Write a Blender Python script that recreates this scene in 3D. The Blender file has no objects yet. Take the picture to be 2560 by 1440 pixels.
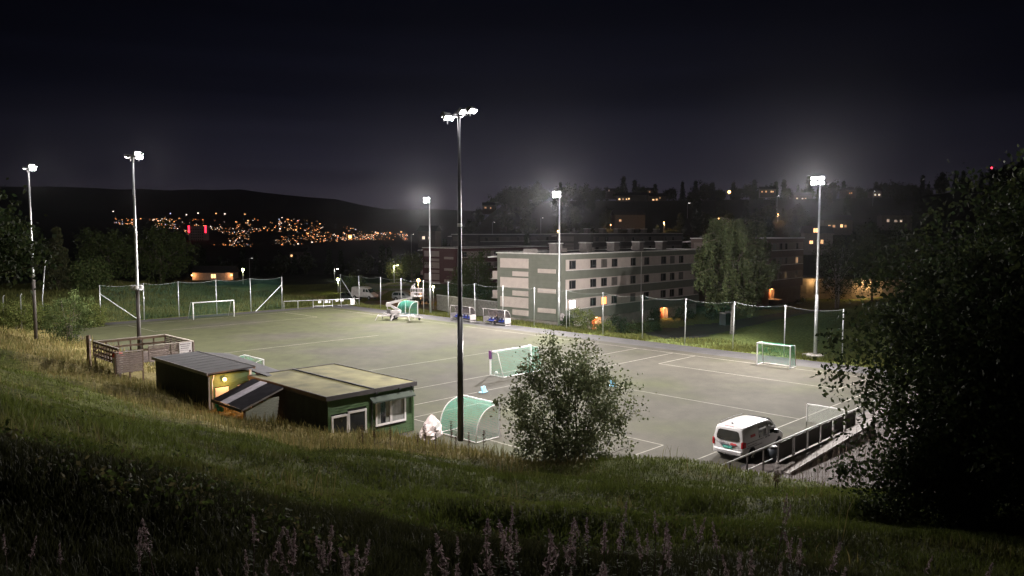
import bpy, math, random
import numpy as np
from mathutils import Vector, Matrix

# ---------------------------------------------------------------- camera, sky, exposure
F, YH, H = 1923.0, 580.0, 12.4          # focal length in photo pixels, horizon row, eye height above the pitch
TH = math.atan((720 - YH) / F)
sc = bpy.context.scene
COL = sc.collection
cam = bpy.data.cameras.new('camera'); cam.sensor_width = 36; cam.lens = 36 * F / 2560
cam.clip_start = 0.1; cam.clip_end = 30000
camo = bpy.data.objects.new('camera', cam); COL.objects.link(camo)
camo.location = (0, 0, H); camo.rotation_euler = (math.pi / 2 - TH, 0, 0)
sc.camera = camo

world = bpy.data.worlds.new('World'); sc.world = world; world.use_nodes = True
wn, wl = world.node_tree.nodes, world.node_tree.links
wn.clear()
wo = wn.new('ShaderNodeOutputWorld'); bg = wn.new('ShaderNodeBackground')
tc = wn.new('ShaderNodeTexCoord'); sep = wn.new('ShaderNodeSeparateXYZ')
wl.new(tc.outputs['Generated'], sep.inputs[0])
ramp = wn.new('ShaderNodeValToRGB')                     # clear night sky: last glow on the horizon, black blue overhead
cr = ramp.color_ramp; cr.interpolation = 'EASE'
cr.elements[0].position = 0.0; cr.elements[0].color = (.0330, .0285, .0365, 1)
cr.elements[1].position = 1.0; cr.elements[1].color = (.0009, .0010, .0023, 1)
for p, c in ((.045, (.0285, .0252, .0365)), (.075, (.0190, .0178, .0290)), (.105, (.0125, .0122, .0215)), (.17, (.0040, .0044, .0098)), (.30, (.0017, .0020, .0050))):
    e = cr.elements.new(p); e.color = c + (1,)
wl.new(sep.outputs['Z'], ramp.inputs[0])
# the glow is strongest to the north (where the camera looks) and thin cloud bars cross it
am = wn.new('ShaderNodeMath'); am.operation = 'MAXIMUM'; am.inputs[1].default_value = 0.0; wl.new(sep.outputs['Y'], am.inputs[0])
ap = wn.new('ShaderNodeMath'); ap.operation = 'POWER'; ap.inputs[1].default_value = 6.0; wl.new(am.outputs[0], ap.inputs[0])
az = wn.new('ShaderNodeMapRange'); az.inputs[3].default_value = .22; az.inputs[4].default_value = 1.0; wl.new(ap.outputs[0], az.inputs[0])
mp = wn.new('ShaderNodeMapping'); mp.inputs['Scale'].default_value = (1.1, 1.1, 26)
wl.new(tc.outputs['Generated'], mp.inputs[0])
cn = wn.new('ShaderNodeTexNoise'); cn.inputs['Scale'].default_value = 1.3; cn.inputs['Detail'].default_value = 5
wl.new(mp.outputs[0], cn.inputs['Vector'])
cm = wn.new('ShaderNodeMapRange'); cm.inputs[1].default_value = .35; cm.inputs[2].default_value = .65
cm.inputs[3].default_value = .80; cm.inputs[4].default_value = 1.08
wl.new(cn.outputs['Fac'], cm.inputs[0])
mul = wn.new('ShaderNodeMath'); mul.operation = 'MULTIPLY'
wl.new(az.outputs[0], mul.inputs[0]); wl.new(cm.outputs[0], mul.inputs[1])
wl.new(ramp.outputs[0], bg.inputs['Color']); wl.new(mul.outputs[0], bg.inputs['Strength'])
wl.new(bg.outputs[0], wo.inputs[0])

sc.view_settings.view_transform = 'Standard'; sc.view_settings.look = 'None'
sc.view_settings.exposure = 0.0; sc.view_settings.gamma = 1.0
sc.view_settings.use_curve_mapping = False
sc.render.engine = 'CYCLES'
sc.cycles.use_denoising = True
sc.cycles.max_bounces = 6; sc.cycles.diffuse_bounces = 2; sc.cycles.glossy_bounces = 2
sc.cycles.transparent_max_bounces = 24; sc.cycles.transmission_bounces = 4
sc.cycles.sample_clamp_indirect = 3.0
sc.cycles.use_light_tree = True

FLOOD = 52000.0                          # watts of one floodlight group

# ---------------------------------------------------------------- picture and pitch geometry
def ray(px, py):
    d = Vector((px - 1280, F, -(py - 720))); c, s = math.cos(TH), math.sin(TH)
    return Vector((d.x, d.y * c + d.z * s, -d.y * s + d.z * c))
def gp(px, py, z=0.0):                   # point on the level z
    r = ray(px, py); t = (z - H) / r.z
    return Vector((r.x * t, r.y * t, z))
def at(px, py, D):                       # point at the depth D
    r = ray(px, py); return Vector((r.x, r.y, r.z)) * (D / r.y) + Vector((0, 0, H))
PH = math.radians(45.3)
EA = Vector((math.cos(PH), math.sin(PH), 0)); EB = Vector((math.sin(PH), -math.cos(PH), 0))
def P(a, b, z=0.0):                      # a runs across the pitch away from the bank, b along it to the right
    return EA * a + EB * b + Vector((0, 0, z))

R = random.Random(7)

# ---------------------------------------------------------------- mesh helpers
class MB:
    def __init__(s): s.v = []; s.f = []; s.m = []; s.mi = 0
    def add(s, vs, fs):
        o = len(s.v); s.v += [tuple(v) for v in vs]; s.f += [tuple(i + o for i in f) for f in fs]
        s.m += [s.mi] * len(fs); return s
    def box(s, x0, x1, y0, y1, z0, z1):
        return s.add([(x0, y0, z0), (x1, y0, z0), (x1, y1, z0), (x0, y1, z0), (x0, y0, z1), (x1, y0, z1), (x1, y1, z1), (x0, y1, z1)],
                     [(0, 3, 2, 1), (4, 5, 6, 7), (0, 1, 5, 4), (1, 2, 6, 5), (2, 3, 7, 6), (3, 0, 4, 7)])
    def bar(s, p, q, w, h=None, up=(0, 0, 1)):           # square bar from p to q
        h = h or w; p, q = Vector(p), Vector(q); d = (q - p).normalized(); u = Vector(up)
        if abs(d.dot(u)) > .95: u = Vector((1, 0, 0))
        sx = d.cross(u).normalized() * (w / 2); sz = sx.cross(d).normalized() * (h / 2)
        vs = [e + i * sx + j * sz for e in (p, q) for i, j in ((-1, -1), (1, -1), (1, 1), (-1, 1))]
        return s.add(vs, [(0, 1, 2, 3), (7, 6, 5, 4), (0, 4, 5, 1), (1, 5, 6, 2), (2, 6, 7, 3), (3, 7, 4, 0)])
    def tube(s, pts, r, n=8, cap=True):
        pts = [Vector(p) for p in pts]; rs = r if isinstance(r, (list, tuple)) else [r] * len(pts)
        vs = []; u = None
        for i, p in enumerate(pts):
            d = (pts[min(i + 1, len(pts) - 1)] - pts[max(i - 1, 0)]).normalized()
            if u is None:
                u = d.orthogonal().normalized()
            u = (u - d * u.dot(d)).normalized(); w = d.cross(u)
            vs += [p + (u * math.cos(2 * math.pi * k / n) + w * math.sin(2 * math.pi * k / n)) * rs[i] for k in range(n)]
        fs = [(i * n + k, i * n + (k + 1) % n, (i + 1) * n + (k + 1) % n, (i + 1) * n + k) for i in range(len(pts) - 1) for k in range(n)]
        if cap: fs += [tuple(range(n))[::-1], tuple(range((len(pts) - 1) * n, len(pts) * n))]
        return s.add(vs, fs)
    def quad(s, *p): return s.add(p, [tuple(range(len(p)))])
    def slab(s, pts, n, t):                              # polygon pts given thickness t along n
        n = Vector(n).normalized() * t; k = len(pts); pts = [Vector(p) for p in pts]
        return s.add(pts + [p + n for p in pts], [tuple(range(k))[::-1], tuple(range(k, 2 * k))] + [(i, (i + 1) % k, k + (i + 1) % k, k + i) for i in range(k)])
    def ball(s, c, r, n=10, m=6, sq=(1, 1, 1)):
        vs = []; c = Vector(c)
        for j in range(1, m):
            t = math.pi * j / m
            vs += [c + Vector((math.sin(t) * math.cos(2 * math.pi * k / n) * sq[0], math.sin(t) * math.sin(2 * math.pi * k / n) * sq[1], math.cos(t) * sq[2])) * r for k in range(n)]
        vs += [c + Vector((0, 0, r * sq[2])), c - Vector((0, 0, r * sq[2]))]; T, B = len(vs) - 2, len(vs) - 1
        fs = [(j * n + k, (j + 1) * n + k, (j + 1) * n + (k + 1) % n, j * n + (k + 1) % n) for j in range(m - 2) for k in range(n)]
        fs += [(T, k, (k + 1) % n) for k in range(n)] + [(B, (m - 2) * n + (k + 1) % n, (m - 2) * n + k) for k in range(n)]
        return s.add(vs, fs)
    def cyl(s, p, q, r, n=14): return s.tube([p, q], r, n)
    def build(s, name, mat, parent=None, smooth=False):
        me = bpy.data.meshes.new(name); me.from_pydata(s.v, [], s.f)
        for m in (mat if isinstance(mat, (list, tuple)) else [mat]): me.materials.append(m)
        if any(s.m): me.polygons.foreach_set('material_index', s.m)
        if smooth: me.polygons.foreach_set('use_smooth', [True] * len(me.polygons))
        me.update()
        return link(name, me, parent)

def link(name, me, parent=None):
    o = bpy.data.objects.new(name, me); COL.objects.link(o)
    if parent: o.parent = parent
    return o
def tag(o, label, cat, group=None):
    o['label'] = label; o['category'] = cat
    if group: o['group'] = group
    return o
def thing(name, label, cat, loc=(0, 0, 0), rz=0.0, group=None):
    o = bpy.data.objects.new(name, None); COL.objects.link(o); o.empty_display_size = .3
    o.location = loc; o.rotation_euler = (0, 0, rz)
    return tag(o, label, cat, group)
def struct(o): o['kind'] = 'structure'; return o
def stuff(o): o['kind'] = 'stuff'; return o
def copy_tree(o, parent=None):
    c = o.copy(); COL.objects.link(c); c.parent = parent
    for ch in list(o.children): copy_tree(ch, c)
    return c
def np_mesh(name, V, quads=None, tris=None, mat=None, col=None, parent=None, smooth=False):
    me = bpy.data.meshes.new(name)
    V = np.asarray(V, np.float32); me.vertices.add(len(V)); me.vertices.foreach_set('co', V.ravel())
    L = []; tot = []
    if quads is not None and len(quads): L.append(np.asarray(quads, np.int32).ravel()); tot.append(np.full(len(quads), 4, np.int32))
    if tris is not None and len(tris): L.append(np.asarray(tris, np.int32).ravel()); tot.append(np.full(len(tris), 3, np.int32))
    L = np.concatenate(L); tot = np.concatenate(tot); st = np.concatenate(([0], np.cumsum(tot)[:-1])).astype(np.int32)
    me.loops.add(len(L)); me.loops.foreach_set('vertex_index', L)
    me.polygons.add(len(tot)); me.polygons.foreach_set('loop_start', st); me.polygons.foreach_set('loop_total', tot)
    if smooth: me.polygons.foreach_set('use_smooth', np.ones(len(tot), bool))
    if col is not None:
        ca = me.color_attributes.new('Col', 'FLOAT_COLOR', 'POINT')
        c4 = np.ones((len(V), 4), np.float32); c4[:, :3] = col; ca.data.foreach_set('color', c4.ravel())
    if mat: me.materials.append(mat)
    me.update(calc_edges=True); me.validate()
    return link(name, me, parent)

# ---------------------------------------------------------------- materials
MATS = {}
def M(name, col, rough=.6, metal=0.0, var=.18, scale=2.0, bump=0.0, bscale=30.0, spec=.35, stretch=None, alpha=None):
    if name in MATS: return MATS[name]
    m = bpy.data.materials.new(name); m.use_nodes = True; n, l = m.node_tree.nodes, m.node_tree.links
    b = n['Principled BSDF']; b.inputs['Roughness'].default_value = rough; b.inputs['Metallic'].default_value = metal
    b.inputs['Specular IOR Level'].default_value = spec
    t = n.new('ShaderNodeTexCoord'); mpn = n.new('ShaderNodeMapping'); l.new(t.outputs['Object'], mpn.inputs[0])
    if stretch: mpn.inputs['Scale'].default_value = stretch
    no = n.new('ShaderNodeTexNoise'); no.inputs['Scale'].default_value = scale; no.inputs['Detail'].default_value = 5
    l.new(mpn.outputs[0], no.inputs['Vector'])
    mx = n.new('ShaderNodeMix'); mx.data_type = 'RGBA'
    mr = n.new('ShaderNodeMapRange'); mr.inputs[1].default_value = .3; mr.inputs[2].default_value = .7
    l.new(no.outputs['Fac'], mr.inputs[0]); l.new(mr.outputs[0], mx.inputs[0])
    mx.inputs[6].default_value = tuple(c * (1 - var) for c in col) + (1,)
    mx.inputs[7].default_value = tuple(min(1, c * (1 + var)) for c in col) + (1,)
    l.new(mx.outputs[2], b.inputs['Base Color'])
    if bump:
        nb = n.new('ShaderNodeTexNoise'); nb.inputs['Scale'].default_value = bscale; nb.inputs['Detail'].default_value = 4
        l.new(mpn.outputs[0], nb.inputs['Vector'])
        bp = n.new('ShaderNodeBump'); bp.inputs['Strength'].default_value = bump; bp.inputs['Distance'].default_value = .03
        l.new(nb.outputs['Fac'], bp.inputs['Height']); l.new(bp.outputs[0], b.inputs['Normal'])
    if alpha is not None: b.inputs['Alpha'].default_value = alpha
    MATS[name] = m; return m
def E(name, col, strength):
    if name in MATS: return MATS[name]
    m = bpy.data.materials.new(name); m.use_nodes = True; n, l = m.node_tree.nodes, m.node_tree.links
    b = n['Principled BSDF']; b.inputs['Base Color'].default_value = tuple(c * .5 for c in col) + (1,)
    b.inputs['Emission Color'].default_value = col + (1,); b.inputs['Emission Strength'].default_value = strength
    MATS[name] = m; return m
def leafmat(name, trans=.35, rough=.75, tint=(1, 1, 1)):
    if name in MATS: return MATS[name]
    m = bpy.data.materials.new(name); m.use_nodes = True; n, l = m.node_tree.nodes, m.node_tree.links
    n.remove(n['Principled BSDF']); out = n['Material Output']
    at_ = n.new('ShaderNodeAttribute'); at_.attribute_name = 'Col'
    df = n.new('ShaderNodeBsdfPrincipled'); df.inputs['Roughness'].default_value = rough; df.inputs['Specular IOR Level'].default_value = .10
    tr = n.new('ShaderNodeBsdfTranslucent'); mx = n.new('ShaderNodeMixShader'); mx.inputs[0].default_value = trans
    l.new(at_.outputs['Color'], df.inputs['Base Color']); l.new(at_.outputs['Color'], tr.inputs['Color'])
    l.new(df.outputs[0], mx.inputs[1]); l.new(tr.outputs[0], mx.inputs[2]); l.new(mx.outputs[0], out.inputs[0])
    MATS[name] = m; return m

white = M('white_paint', (.56, .55, .55), .45, var=.06)
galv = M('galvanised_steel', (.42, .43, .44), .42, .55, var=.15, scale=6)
darksteel = M('dark_pole_steel', (.045, .045, .05), .35, .5, var=.2, scale=4)
blackm = M('black_plastic', (.025, .025, .028), .5, var=.2)
rubber = M('rubber', (.02, .02, .02), .85, var=.2)
glassd = M('dark_glass', (.018, .02, .024), .08, var=.25, spec=.6)
LEAF = leafmat('leaf'); GRASS = leafmat('grass_blade', .25, .7)
bark = M('bark', (.09, .075, .06), .9, var=.35, scale=8, bump=.5, bscale=20)
birchbark = M('birch_bark', (.24, .22, .21), .8, var=.5, scale=5, stretch=(1, 1, 2.5))

def lamp(name, parent, loc, power, col, kind='POINT', size=.15, aim=None, cone=None, blend=.5):
    d = bpy.data.lights.new(name, kind); d.energy = power; d.color = col; d.shadow_soft_size = size
    if cone: d.spot_size = math.radians(cone); d.spot_blend = blend
    o = bpy.data.objects.new(name, d); COL.objects.link(o); o.location = loc
    if aim is not None: o.rotation_euler = (Vector(aim) - Vector(loc)).to_track_quat('-Z', 'Y').to_euler()
    if parent: o.parent = parent
    return o

# ---------------------------------------------------------------- terrain
PA = np.array([-60, -8, -2, 0, 1.2, 2.4, 3.5, 6, 8.3, 10, 12.5, 14.5, 18, 21, 24, 26.5, 28, 200.])
PZ = np.array([11.2, 11.2, 10.95, 10.75, 9.6, 8.4, 7.5, 6.2, 5.1, 4.3, 3.2, 2.6, 1.7, 1.0, .35, 0.0, 0, 0])
KB = np.array([-400, -60, -50, -43, -38, -31, -26, -20, -14, -10, -6, 0, 30, 400.])
KV = np.array([1, 1, .98, .95, .91, .81, .69, .585, .51, .455, .39, .35, .32, .32])
def sstep(t): t = np.clip(t, 0, 1); return t * t * (3 - 2 * t)
def vnoise(x, y, seed=0):
    r = np.random.RandomState(seed); T = r.rand(64, 64)
    xi = np.floor(x).astype(int); yi = np.floor(y).astype(int); fx = sstep(x - xi); fy = sstep(y - yi)
    g = lambda i, j: T[i % 64, j % 64]
    return (g(xi, yi) * (1 - fx) * (1 - fy) + g(xi + 1, yi) * fx * (1 - fy) + g(xi, yi + 1) * (1 - fx) * fy + g(xi + 1, yi + 1) * fx * fy) - .5
def ab(x, y): return EA.x * x + EA.y * y, EB.x * x + EB.y * y
def bank(x, y):
    a, b = ab(x, y)
    z = np.interp(a * np.interp(b, KB, KV), PA, PZ)
    for d in (-1.2, 1.2):                                 # soften the kinks of the profile
        z = z + np.interp((a + d) * np.interp(b + d, KB, KV), PA, PZ)
    z /= 3
    foot = np.interp(b, [-60, -45, -25, -10, 30], [27.5, 27.0, 27.2, 31, 36])
    g = np.maximum(0, (foot - a)) * .95
    z = np.minimum(z, g * (1 - .25 * np.exp(-g)))
    return z
def height(x, y):
    x = np.asarray(x, float); y = np.asarray(y, float); a, b = ab(x, y)
    z = np.where(a < 40, bank(x, y), 0.0)
    w = sstep((z - .3) / 2.0)
    z = z + w * (.75 * vnoise(x / 5.2 + 3, y / 2.6, 3) + .75 * vnoise(x / 9.5, y / 4.6 + 9, 5) + .12 * vnoise(x / 1.1, y / 1.1, 8))
    flat = (a > 26) & (a < 79) & (b > -114.5) & (b < 40)
    z = np.where(flat & (z < .03), -.06, z)
    # rough field behind the far goal, dropping into the valley
    f = sstep((-b - 115) / 45) * 1.7 * sstep((75 - a) / 25)
    z = z + np.where(b < -114, f + sstep((-b - 116) / 8) * .7 * vnoise(x / 3.5, y / 3.5, 11), 0)
    # ground behind the far fence: dips by the green block, lawn to the right
    dip = sstep((a - 75) / 7) * sstep((-b - 42) / 18) * sstep((230 - a + b * .0) / 40)
    z = z - 1.55 * dip * (b > -130)
    lw = sstep((a - 74.5) / 6) * sstep((b + 60) / 20)
    z = z + lw * (.35 * vnoise(x / 9, y / 9, 4) + .02 * np.clip(a - 75, 0, 60))
    r = np.hypot(x, y); tx = x / np.maximum(y, 1)
    valley = sstep((r - 190) / 500) * (1 - sstep((tx + .12) / .14))
    z = z - 32 * valley * (y > 0)
    hill = 37 * sstep((r - 205) / 430) * sstep((tx + .13) / .12) * (1 + .3 * sstep((tx - .5) / .2)) * (y > 0)
    near = 26 * sstep((r - 120) / 260) * sstep((tx - .42) / .25) * (y > 0)
    return z + np.maximum(hill, near)
def hz(x, y): return float(height(np.array([x]), np.array([y]))[0])

def axis(*seg):
    out = []
    for lo, hi, st in seg: out += list(np.arange(lo, hi, st))
    return np.array(sorted(set(np.round(out, 3))))
gx = axis((-1200, -200, 50), (-200, -80, 6), (-80, 40, .7), (40, 130, 3), (130, 400, 15), (400, 1201, 50))
gy = axis((-60, -4, 4), (-4, 62, .7), (62, 150, 1.6), (150, 260, 5), (260, 700, 14), (700, 1301, 50))
X, Y = np.meshgrid(gx, gy); Zg = height(X, Y)
ny, nx = X.shape; idx = np.arange(nx * ny).reshape(ny, nx)
quads = np.stack([idx[:-1, :-1], idx[:-1, 1:], idx[1:, 1:], idx[1:, :-1]], -1).reshape(-1, 4)
aa, bb = ab(X, Y)
dry = sstep((aa * np.interp(bb, KB, KV) - 13.5) / 3.0) * sstep((30 - aa) / 3)
dry = np.clip(dry + (vnoise(X / 2.3, Y / 2.3, 21) + vnoise(X / .9, Y / .9, 22)) * .5, 0, 1) * (aa < 32)
fld = (bb < -114) & (aa < 80)
dry = np.where(fld, np.clip(.35 + vnoise(X / 4, Y / 4, 23) * 1.1, 0, 1), dry)
cgreen, cdry = np.array([.080, .090, .021]), np.array([.200, .165, .072])
colg = cgreen * (1 - dry[..., None]) + cdry * dry[..., None]
colg = colg * (1 + .5 * vnoise(X / 1.7, Y / 1.7, 24)[..., None])
near_shade = 1 - sstep((np.hypot(X, Y) - 11.8 - .32 * X - 4.0 * vnoise(X / 3.0, Y / 3.0, 61)) / 2.5)  # ragged zone near the camera where foreground shade is painted into the ground
colg = colg * (1 - near_shade[..., None]) + np.array([.026, .026, .012]) * near_shade[..., None]
lawn = (aa > 73) & (bb > -75) & (aa < 200)
colg[lawn] = np.array([.125, .155, .050])
far_ = np.hypot(X, Y) > 190; colg[far_] = np.array([.020, .026, .012])
gmat = bpy.data.materials.new('grass_ground'); gmat.use_nodes = True
_n, _l = gmat.node_tree.nodes, gmat.node_tree.links; _b = _n['Principled BSDF']; _b.inputs['Roughness'].default_value = .95; _b.inputs['Specular IOR Level'].default_value = .1
_a = _n.new('ShaderNodeAttribute'); _a.attribute_name = 'Col'
_no = _n.new('ShaderNodeTexNoise'); _no.inputs['Scale'].default_value = 4; _no.inputs['Detail'].default_value = 8
_tc = _n.new('ShaderNodeTexCoord'); _l.new(_tc.outputs['Object'], _no.inputs['Vector'])
_mr = _n.new('ShaderNodeMapRange'); _mr.inputs[1].default_value = .3; _mr.inputs[2].default_value = .7; _mr.inputs[3].default_value = .45; _mr.inputs[4].default_value = 1.5
_l.new(_no.outputs['Fac'], _mr.inputs[0])
_mm = _n.new('ShaderNodeVectorMath'); _mm.operation = 'SCALE'; _l.new(_a.outputs['Color'], _mm.inputs[0]); _l.new(_mr.outputs[0], _mm.inputs['Scale'])
_l.new(_mm.outputs[0], _b.inputs['Base Color'])
_bp = _n.new('ShaderNodeBump'); _bp.inputs['Strength'].default_value = .8; _bp.inputs['Distance'].default_value = .08
_no2 = _n.new('ShaderNodeTexNoise'); _no2.inputs['Scale'].default_value = 9; _no2.inputs['Detail'].default_value = 6
_l.new(_tc.outputs['Object'], _no2.inputs['Vector']); _l.new(_no2.outputs['Fac'], _bp.inputs['Height']); _l.new(_bp.outputs[0], _b.inputs['Normal'])
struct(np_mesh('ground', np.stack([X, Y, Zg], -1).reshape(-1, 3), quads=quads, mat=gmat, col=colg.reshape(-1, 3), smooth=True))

# asphalt apron round the pitch and the turf itself (level sheets, each a few millimetres above the one below)
asph = M('asphalt', (.034, .032, .034), .85, var=.3, scale=.8, bump=.3, bscale=60)
def sheet(name, mat, pts, z, parent=None):
    mb = MB(); mb.quad(*[P(a, b, z) for a, b in pts]); return mb.build(name, mat, parent)
struct(sheet('asphalt_path', asph, [(26.2, -13), (26.6, -113.2), (72.6, -113.2), (72.6, -13)], 0.004))
turf = bpy.data.materials.new('artificial_turf'); turf.use_nodes = True
n, l = turf.node_tree.nodes, turf.node_tree.links; b = n['Principled BSDF']; b.inputs['Roughness'].default_value = .9; b.inputs['Specular IOR Level'].default_value = .15
t = n.new('ShaderNodeTexCoord'); mpn = n.new('ShaderNodeMapping'); mpn.inputs['Rotation'].default_value = (0, 0, -PH); mpn.inputs['Scale'].default_value = (1, .6, 1)
l.new(t.outputs['Object'], mpn.inputs[0])
n1 = n.new('ShaderNodeTexNoise'); n1.inputs['Scale'].default_value = 1.1; n1.inputs['Detail'].default_value = 6; l.new(mpn.outputs[0], n1.inputs['Vector'])
n2 = n.new('ShaderNodeTexNoise'); n2.inputs['Scale'].default_value = .09; n2.inputs['Detail'].default_value = 4; l.new(t.outputs['Object'], n2.inputs['Vector'])
n3 = n.new('ShaderNodeTexNoise'); n3.inputs['Scale'].default_value = 9; n3.inputs['Detail'].default_value = 3; l.new(t.outputs['Object'], n3.inputs['Vector'])
r1 = n.new('ShaderNodeValToRGB'); r1.color_ramp.elements[0].position = .40; r1.color_ramp.elements[0].color = (.0445, .0405, .0320, 1)
r1.color_ramp.elements[1].position = .60; r1.color_ramp.elements[1].color = (.0425, .0450, .0215, 1); sx_ = n.new('ShaderNodeSeparateXYZ'); l.new(t.outputs['Object'], sx_.inputs[0]); gr_ = n.new('ShaderNodeMapRange'); gr_.inputs[1].default_value = 25; gr_.inputs[2].default_value = -45; gr_.inputs[3].default_value = -.12; gr_.inputs[4].default_value = .14; l.new(sx_.outputs['X'], gr_.inputs[0]); ad_ = n.new('ShaderNodeMath'); ad_.operation = 'ADD'; l.new(n2.outputs['Fac'], ad_.inputs[0]); l.new(gr_.outputs[0], ad_.inputs[1]); l.new(ad_.outputs[0], r1.inputs[0])
m1 = n.new('ShaderNodeMapRange'); m1.inputs[1].default_value = .3; m1.inputs[2].default_value = .7; m1.inputs[3].default_value = .88; m1.inputs[4].default_value = 1.10; l.new(n1.outputs['Fac'], m1.inputs[0])
m3 = n.new('ShaderNodeMapRange'); m3.inputs[1].default_value = .3; m3.inputs[2].default_value = .7; m3.inputs[3].default_value = .86; m3.inputs[4].default_value = 1.14; l.new(n3.outputs['Fac'], m3.inputs[0])
n4 = n.new('ShaderNodeTexNoise'); n4.inputs['Scale'].default_value = .33; n4.inputs['Detail'].default_value = 5; n4.inputs['Roughness'].default_value = .65; l.new(t.outputs['Object'], n4.inputs['Vector']); m4 = n.new('ShaderNodeMapRange'); m4.inputs[1].default_value = .33; m4.inputs[2].default_value = .67; m4.inputs[3].default_value = .80; m4.inputs[4].default_value = 1.16; l.new(n4.outputs['Fac'], m4.inputs[0]); m5 = n.new('ShaderNodeMath'); m5.operation = 'MULTIPLY'; l.new(m4.outputs[0], m5.inputs[0]); l.new(m1.outputs[0], m5.inputs[1])
mm = n.new('ShaderNodeMath'); mm.operation = 'MULTIPLY'; l.new(m5.outputs[0], mm.inputs[0]); l.new(m3.outputs[0], mm.inputs[1])
vs = n.new('ShaderNodeVectorMath'); vs.operation = 'SCALE'; l.new(r1.outputs[0], vs.inputs[0]); l.new(mm.outputs[0], vs.inputs['Scale']); l.new(vs.outputs[0], b.inputs['Base Color'])
pitch = struct(sheet('pitch', turf, [(28.6, -19.6), (28.6, -110.4), (69.0, -110.4), (69.0, -19.6)], 0.010))
linep = M('line_paint', (.17, .16, .135), .8, var=.25, scale=2.5)
def pline(a0, b0, a1, b1, w=.10, z=.015):
    mb = MB(); p, q = P(a0, b0, z), P(a1, b1, z); d = (q - p).normalized(); s = Vector((-d.y, d.x, 0)) * w / 2
    mb.quad(p - s, q - s, q + s, p + s); return mb.build('pitch_line', linep, pitch)
for k, (a0, b0, a1, b1) in enumerate([(67.25, -108.1, 67.25, -21.8), (30.2, -108.1, 67.2, -108.1), (36.4, -108.05, 36.4, -98.9), (36.35, -98.85, 59.45, -98.85), (59.4, -98.9, 59.4, -108.05),
        (31.2, -47.8, 67.2, -47.8), (31.2, -43.3, 67.2, -43.3), (30.2, -57.0, 58, -57.0), (30.2, -76, 54, -76), (60.85, -40.7, 67.2, -40.7), (60.8, -40.75, 60.8, -23.9), (60.85, -23.9, 67.2, -23.9),
        (49.2, -43.25, 49.2, -21.85), (31.2, -40.4, 37.5, -40.4), (37.5, -40.45, 37.5, -24.7), (31.2, -24.7, 37.45, -24.7), (31.15, -47.8, 31.15, -21.8), (31.2, -21.8, 67.2, -21.8)]):
    pline(a0, b0, a1, b1, .11 if k < 9 else .09, .015 + .0006 * (k % 9))
pave = M('pale_gravel', (.105, .090, .087), .9, var=.25, scale=1.5, bump=.5, bscale=40)
struct(sheet('gravel_strip', pave, [(31, -9.5), (31, -19.4), (70, -19.4), (70, -9.5)], 0.013))
road = MB(); pts = [gp(1560, 838, -.35), gp(1720, 842, 0.05), gp(1980, 775, .35), gp(2080, 752, .5), gp(2000, 748, .2), gp(1800, 790, -.5), gp(1640, 812, -.9)]
def drape(name, poly, mat, lift=.05, step=1.5):           # a sheet that follows the ground
    xs = [p.x for p in poly]; ys = [p.y for p in poly]; mb = MB()
    def inside(x, y):
        c = False
        for i in range(len(poly)):
            p, q = poly[i], poly[i - 1]
            if (p.y > y) != (q.y > y) and x < (q.x - p.x) * (y - p.y) / (q.y - p.y) + p.x: c = not c
        return c
    x = min(xs)
    while x < max(xs):
        y = min(ys)
        while y < max(ys):
            if inside(x + step / 2, y + step / 2):
                mb.quad(*[(u, v, hz(u, v) + lift) for u, v in ((x, y), (x + step, y), (x + step, y + step), (x, y + step))])
            y += step
        x += step
    return mb.build(name, mat)
struct(drape('road', pts, asph))
struct(drape('parking_area', [at(870, 740, 132), at(1075, 770, 124), at(1100, 740, 170), at(1000, 720, 190), at(850, 725, 175)], M('gravel_yard', (.09, .075, .06), .9, var=.3, scale=.6)))

# far side of the valley and the ridge behind it
hillm = M('far_hill', (.012, .012, .013), .95, var=.3, scale=.004)
cols = list(range(-900, 1241, 60))
sky_px = [-900, -300, 0, 240, 420, 560, 640, 700, 800, 870, 910, 940, 1040, 1240]; sky_py = [440, 452, 465, 470, 476, 472, 478, 488, 492, 505, 514, 524, 522, 530]
rows = []
for D, py in ((650, 655), (1100, 622), (1700, 597), (2400, 566), (3200, 541), (4300, 528)):
    rows.append([at(px, py + 3 * math.sin(px * .013 + D) + 2 * math.sin(px * .041 + D * .7) + (px > 900) * (px - 900) * .05, D) for px in cols])
rows.append([at(px, np.interp(px, sky_px, sky_py) + 1.3 * math.sin(px * .05) + 1.2 * math.sin(px * .13 + 1), 6000) for px in cols])
rows.append([Vector((p.x, p.y + 2500, p.z - 300)) for p in rows[-1]])
mb = MB(); nc = len(cols)
mb.add([v for r in rows for v in r], [(i * nc + k, i * nc + k + 1, (i + 1) * nc + k + 1, (i + 1) * nc + k) for i in range(len(rows) - 1) for k in range(nc - 1)])
struct(mb.build('far_hills', hillm, smooth=True))
mb = MB(); mb.quad((-8500, -2000, -140), (8500, -2000, -140), (8500, 8600, -140), (-8500, 8600, -140))
struct(mb.build('valley_floor', hillm))

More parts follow.
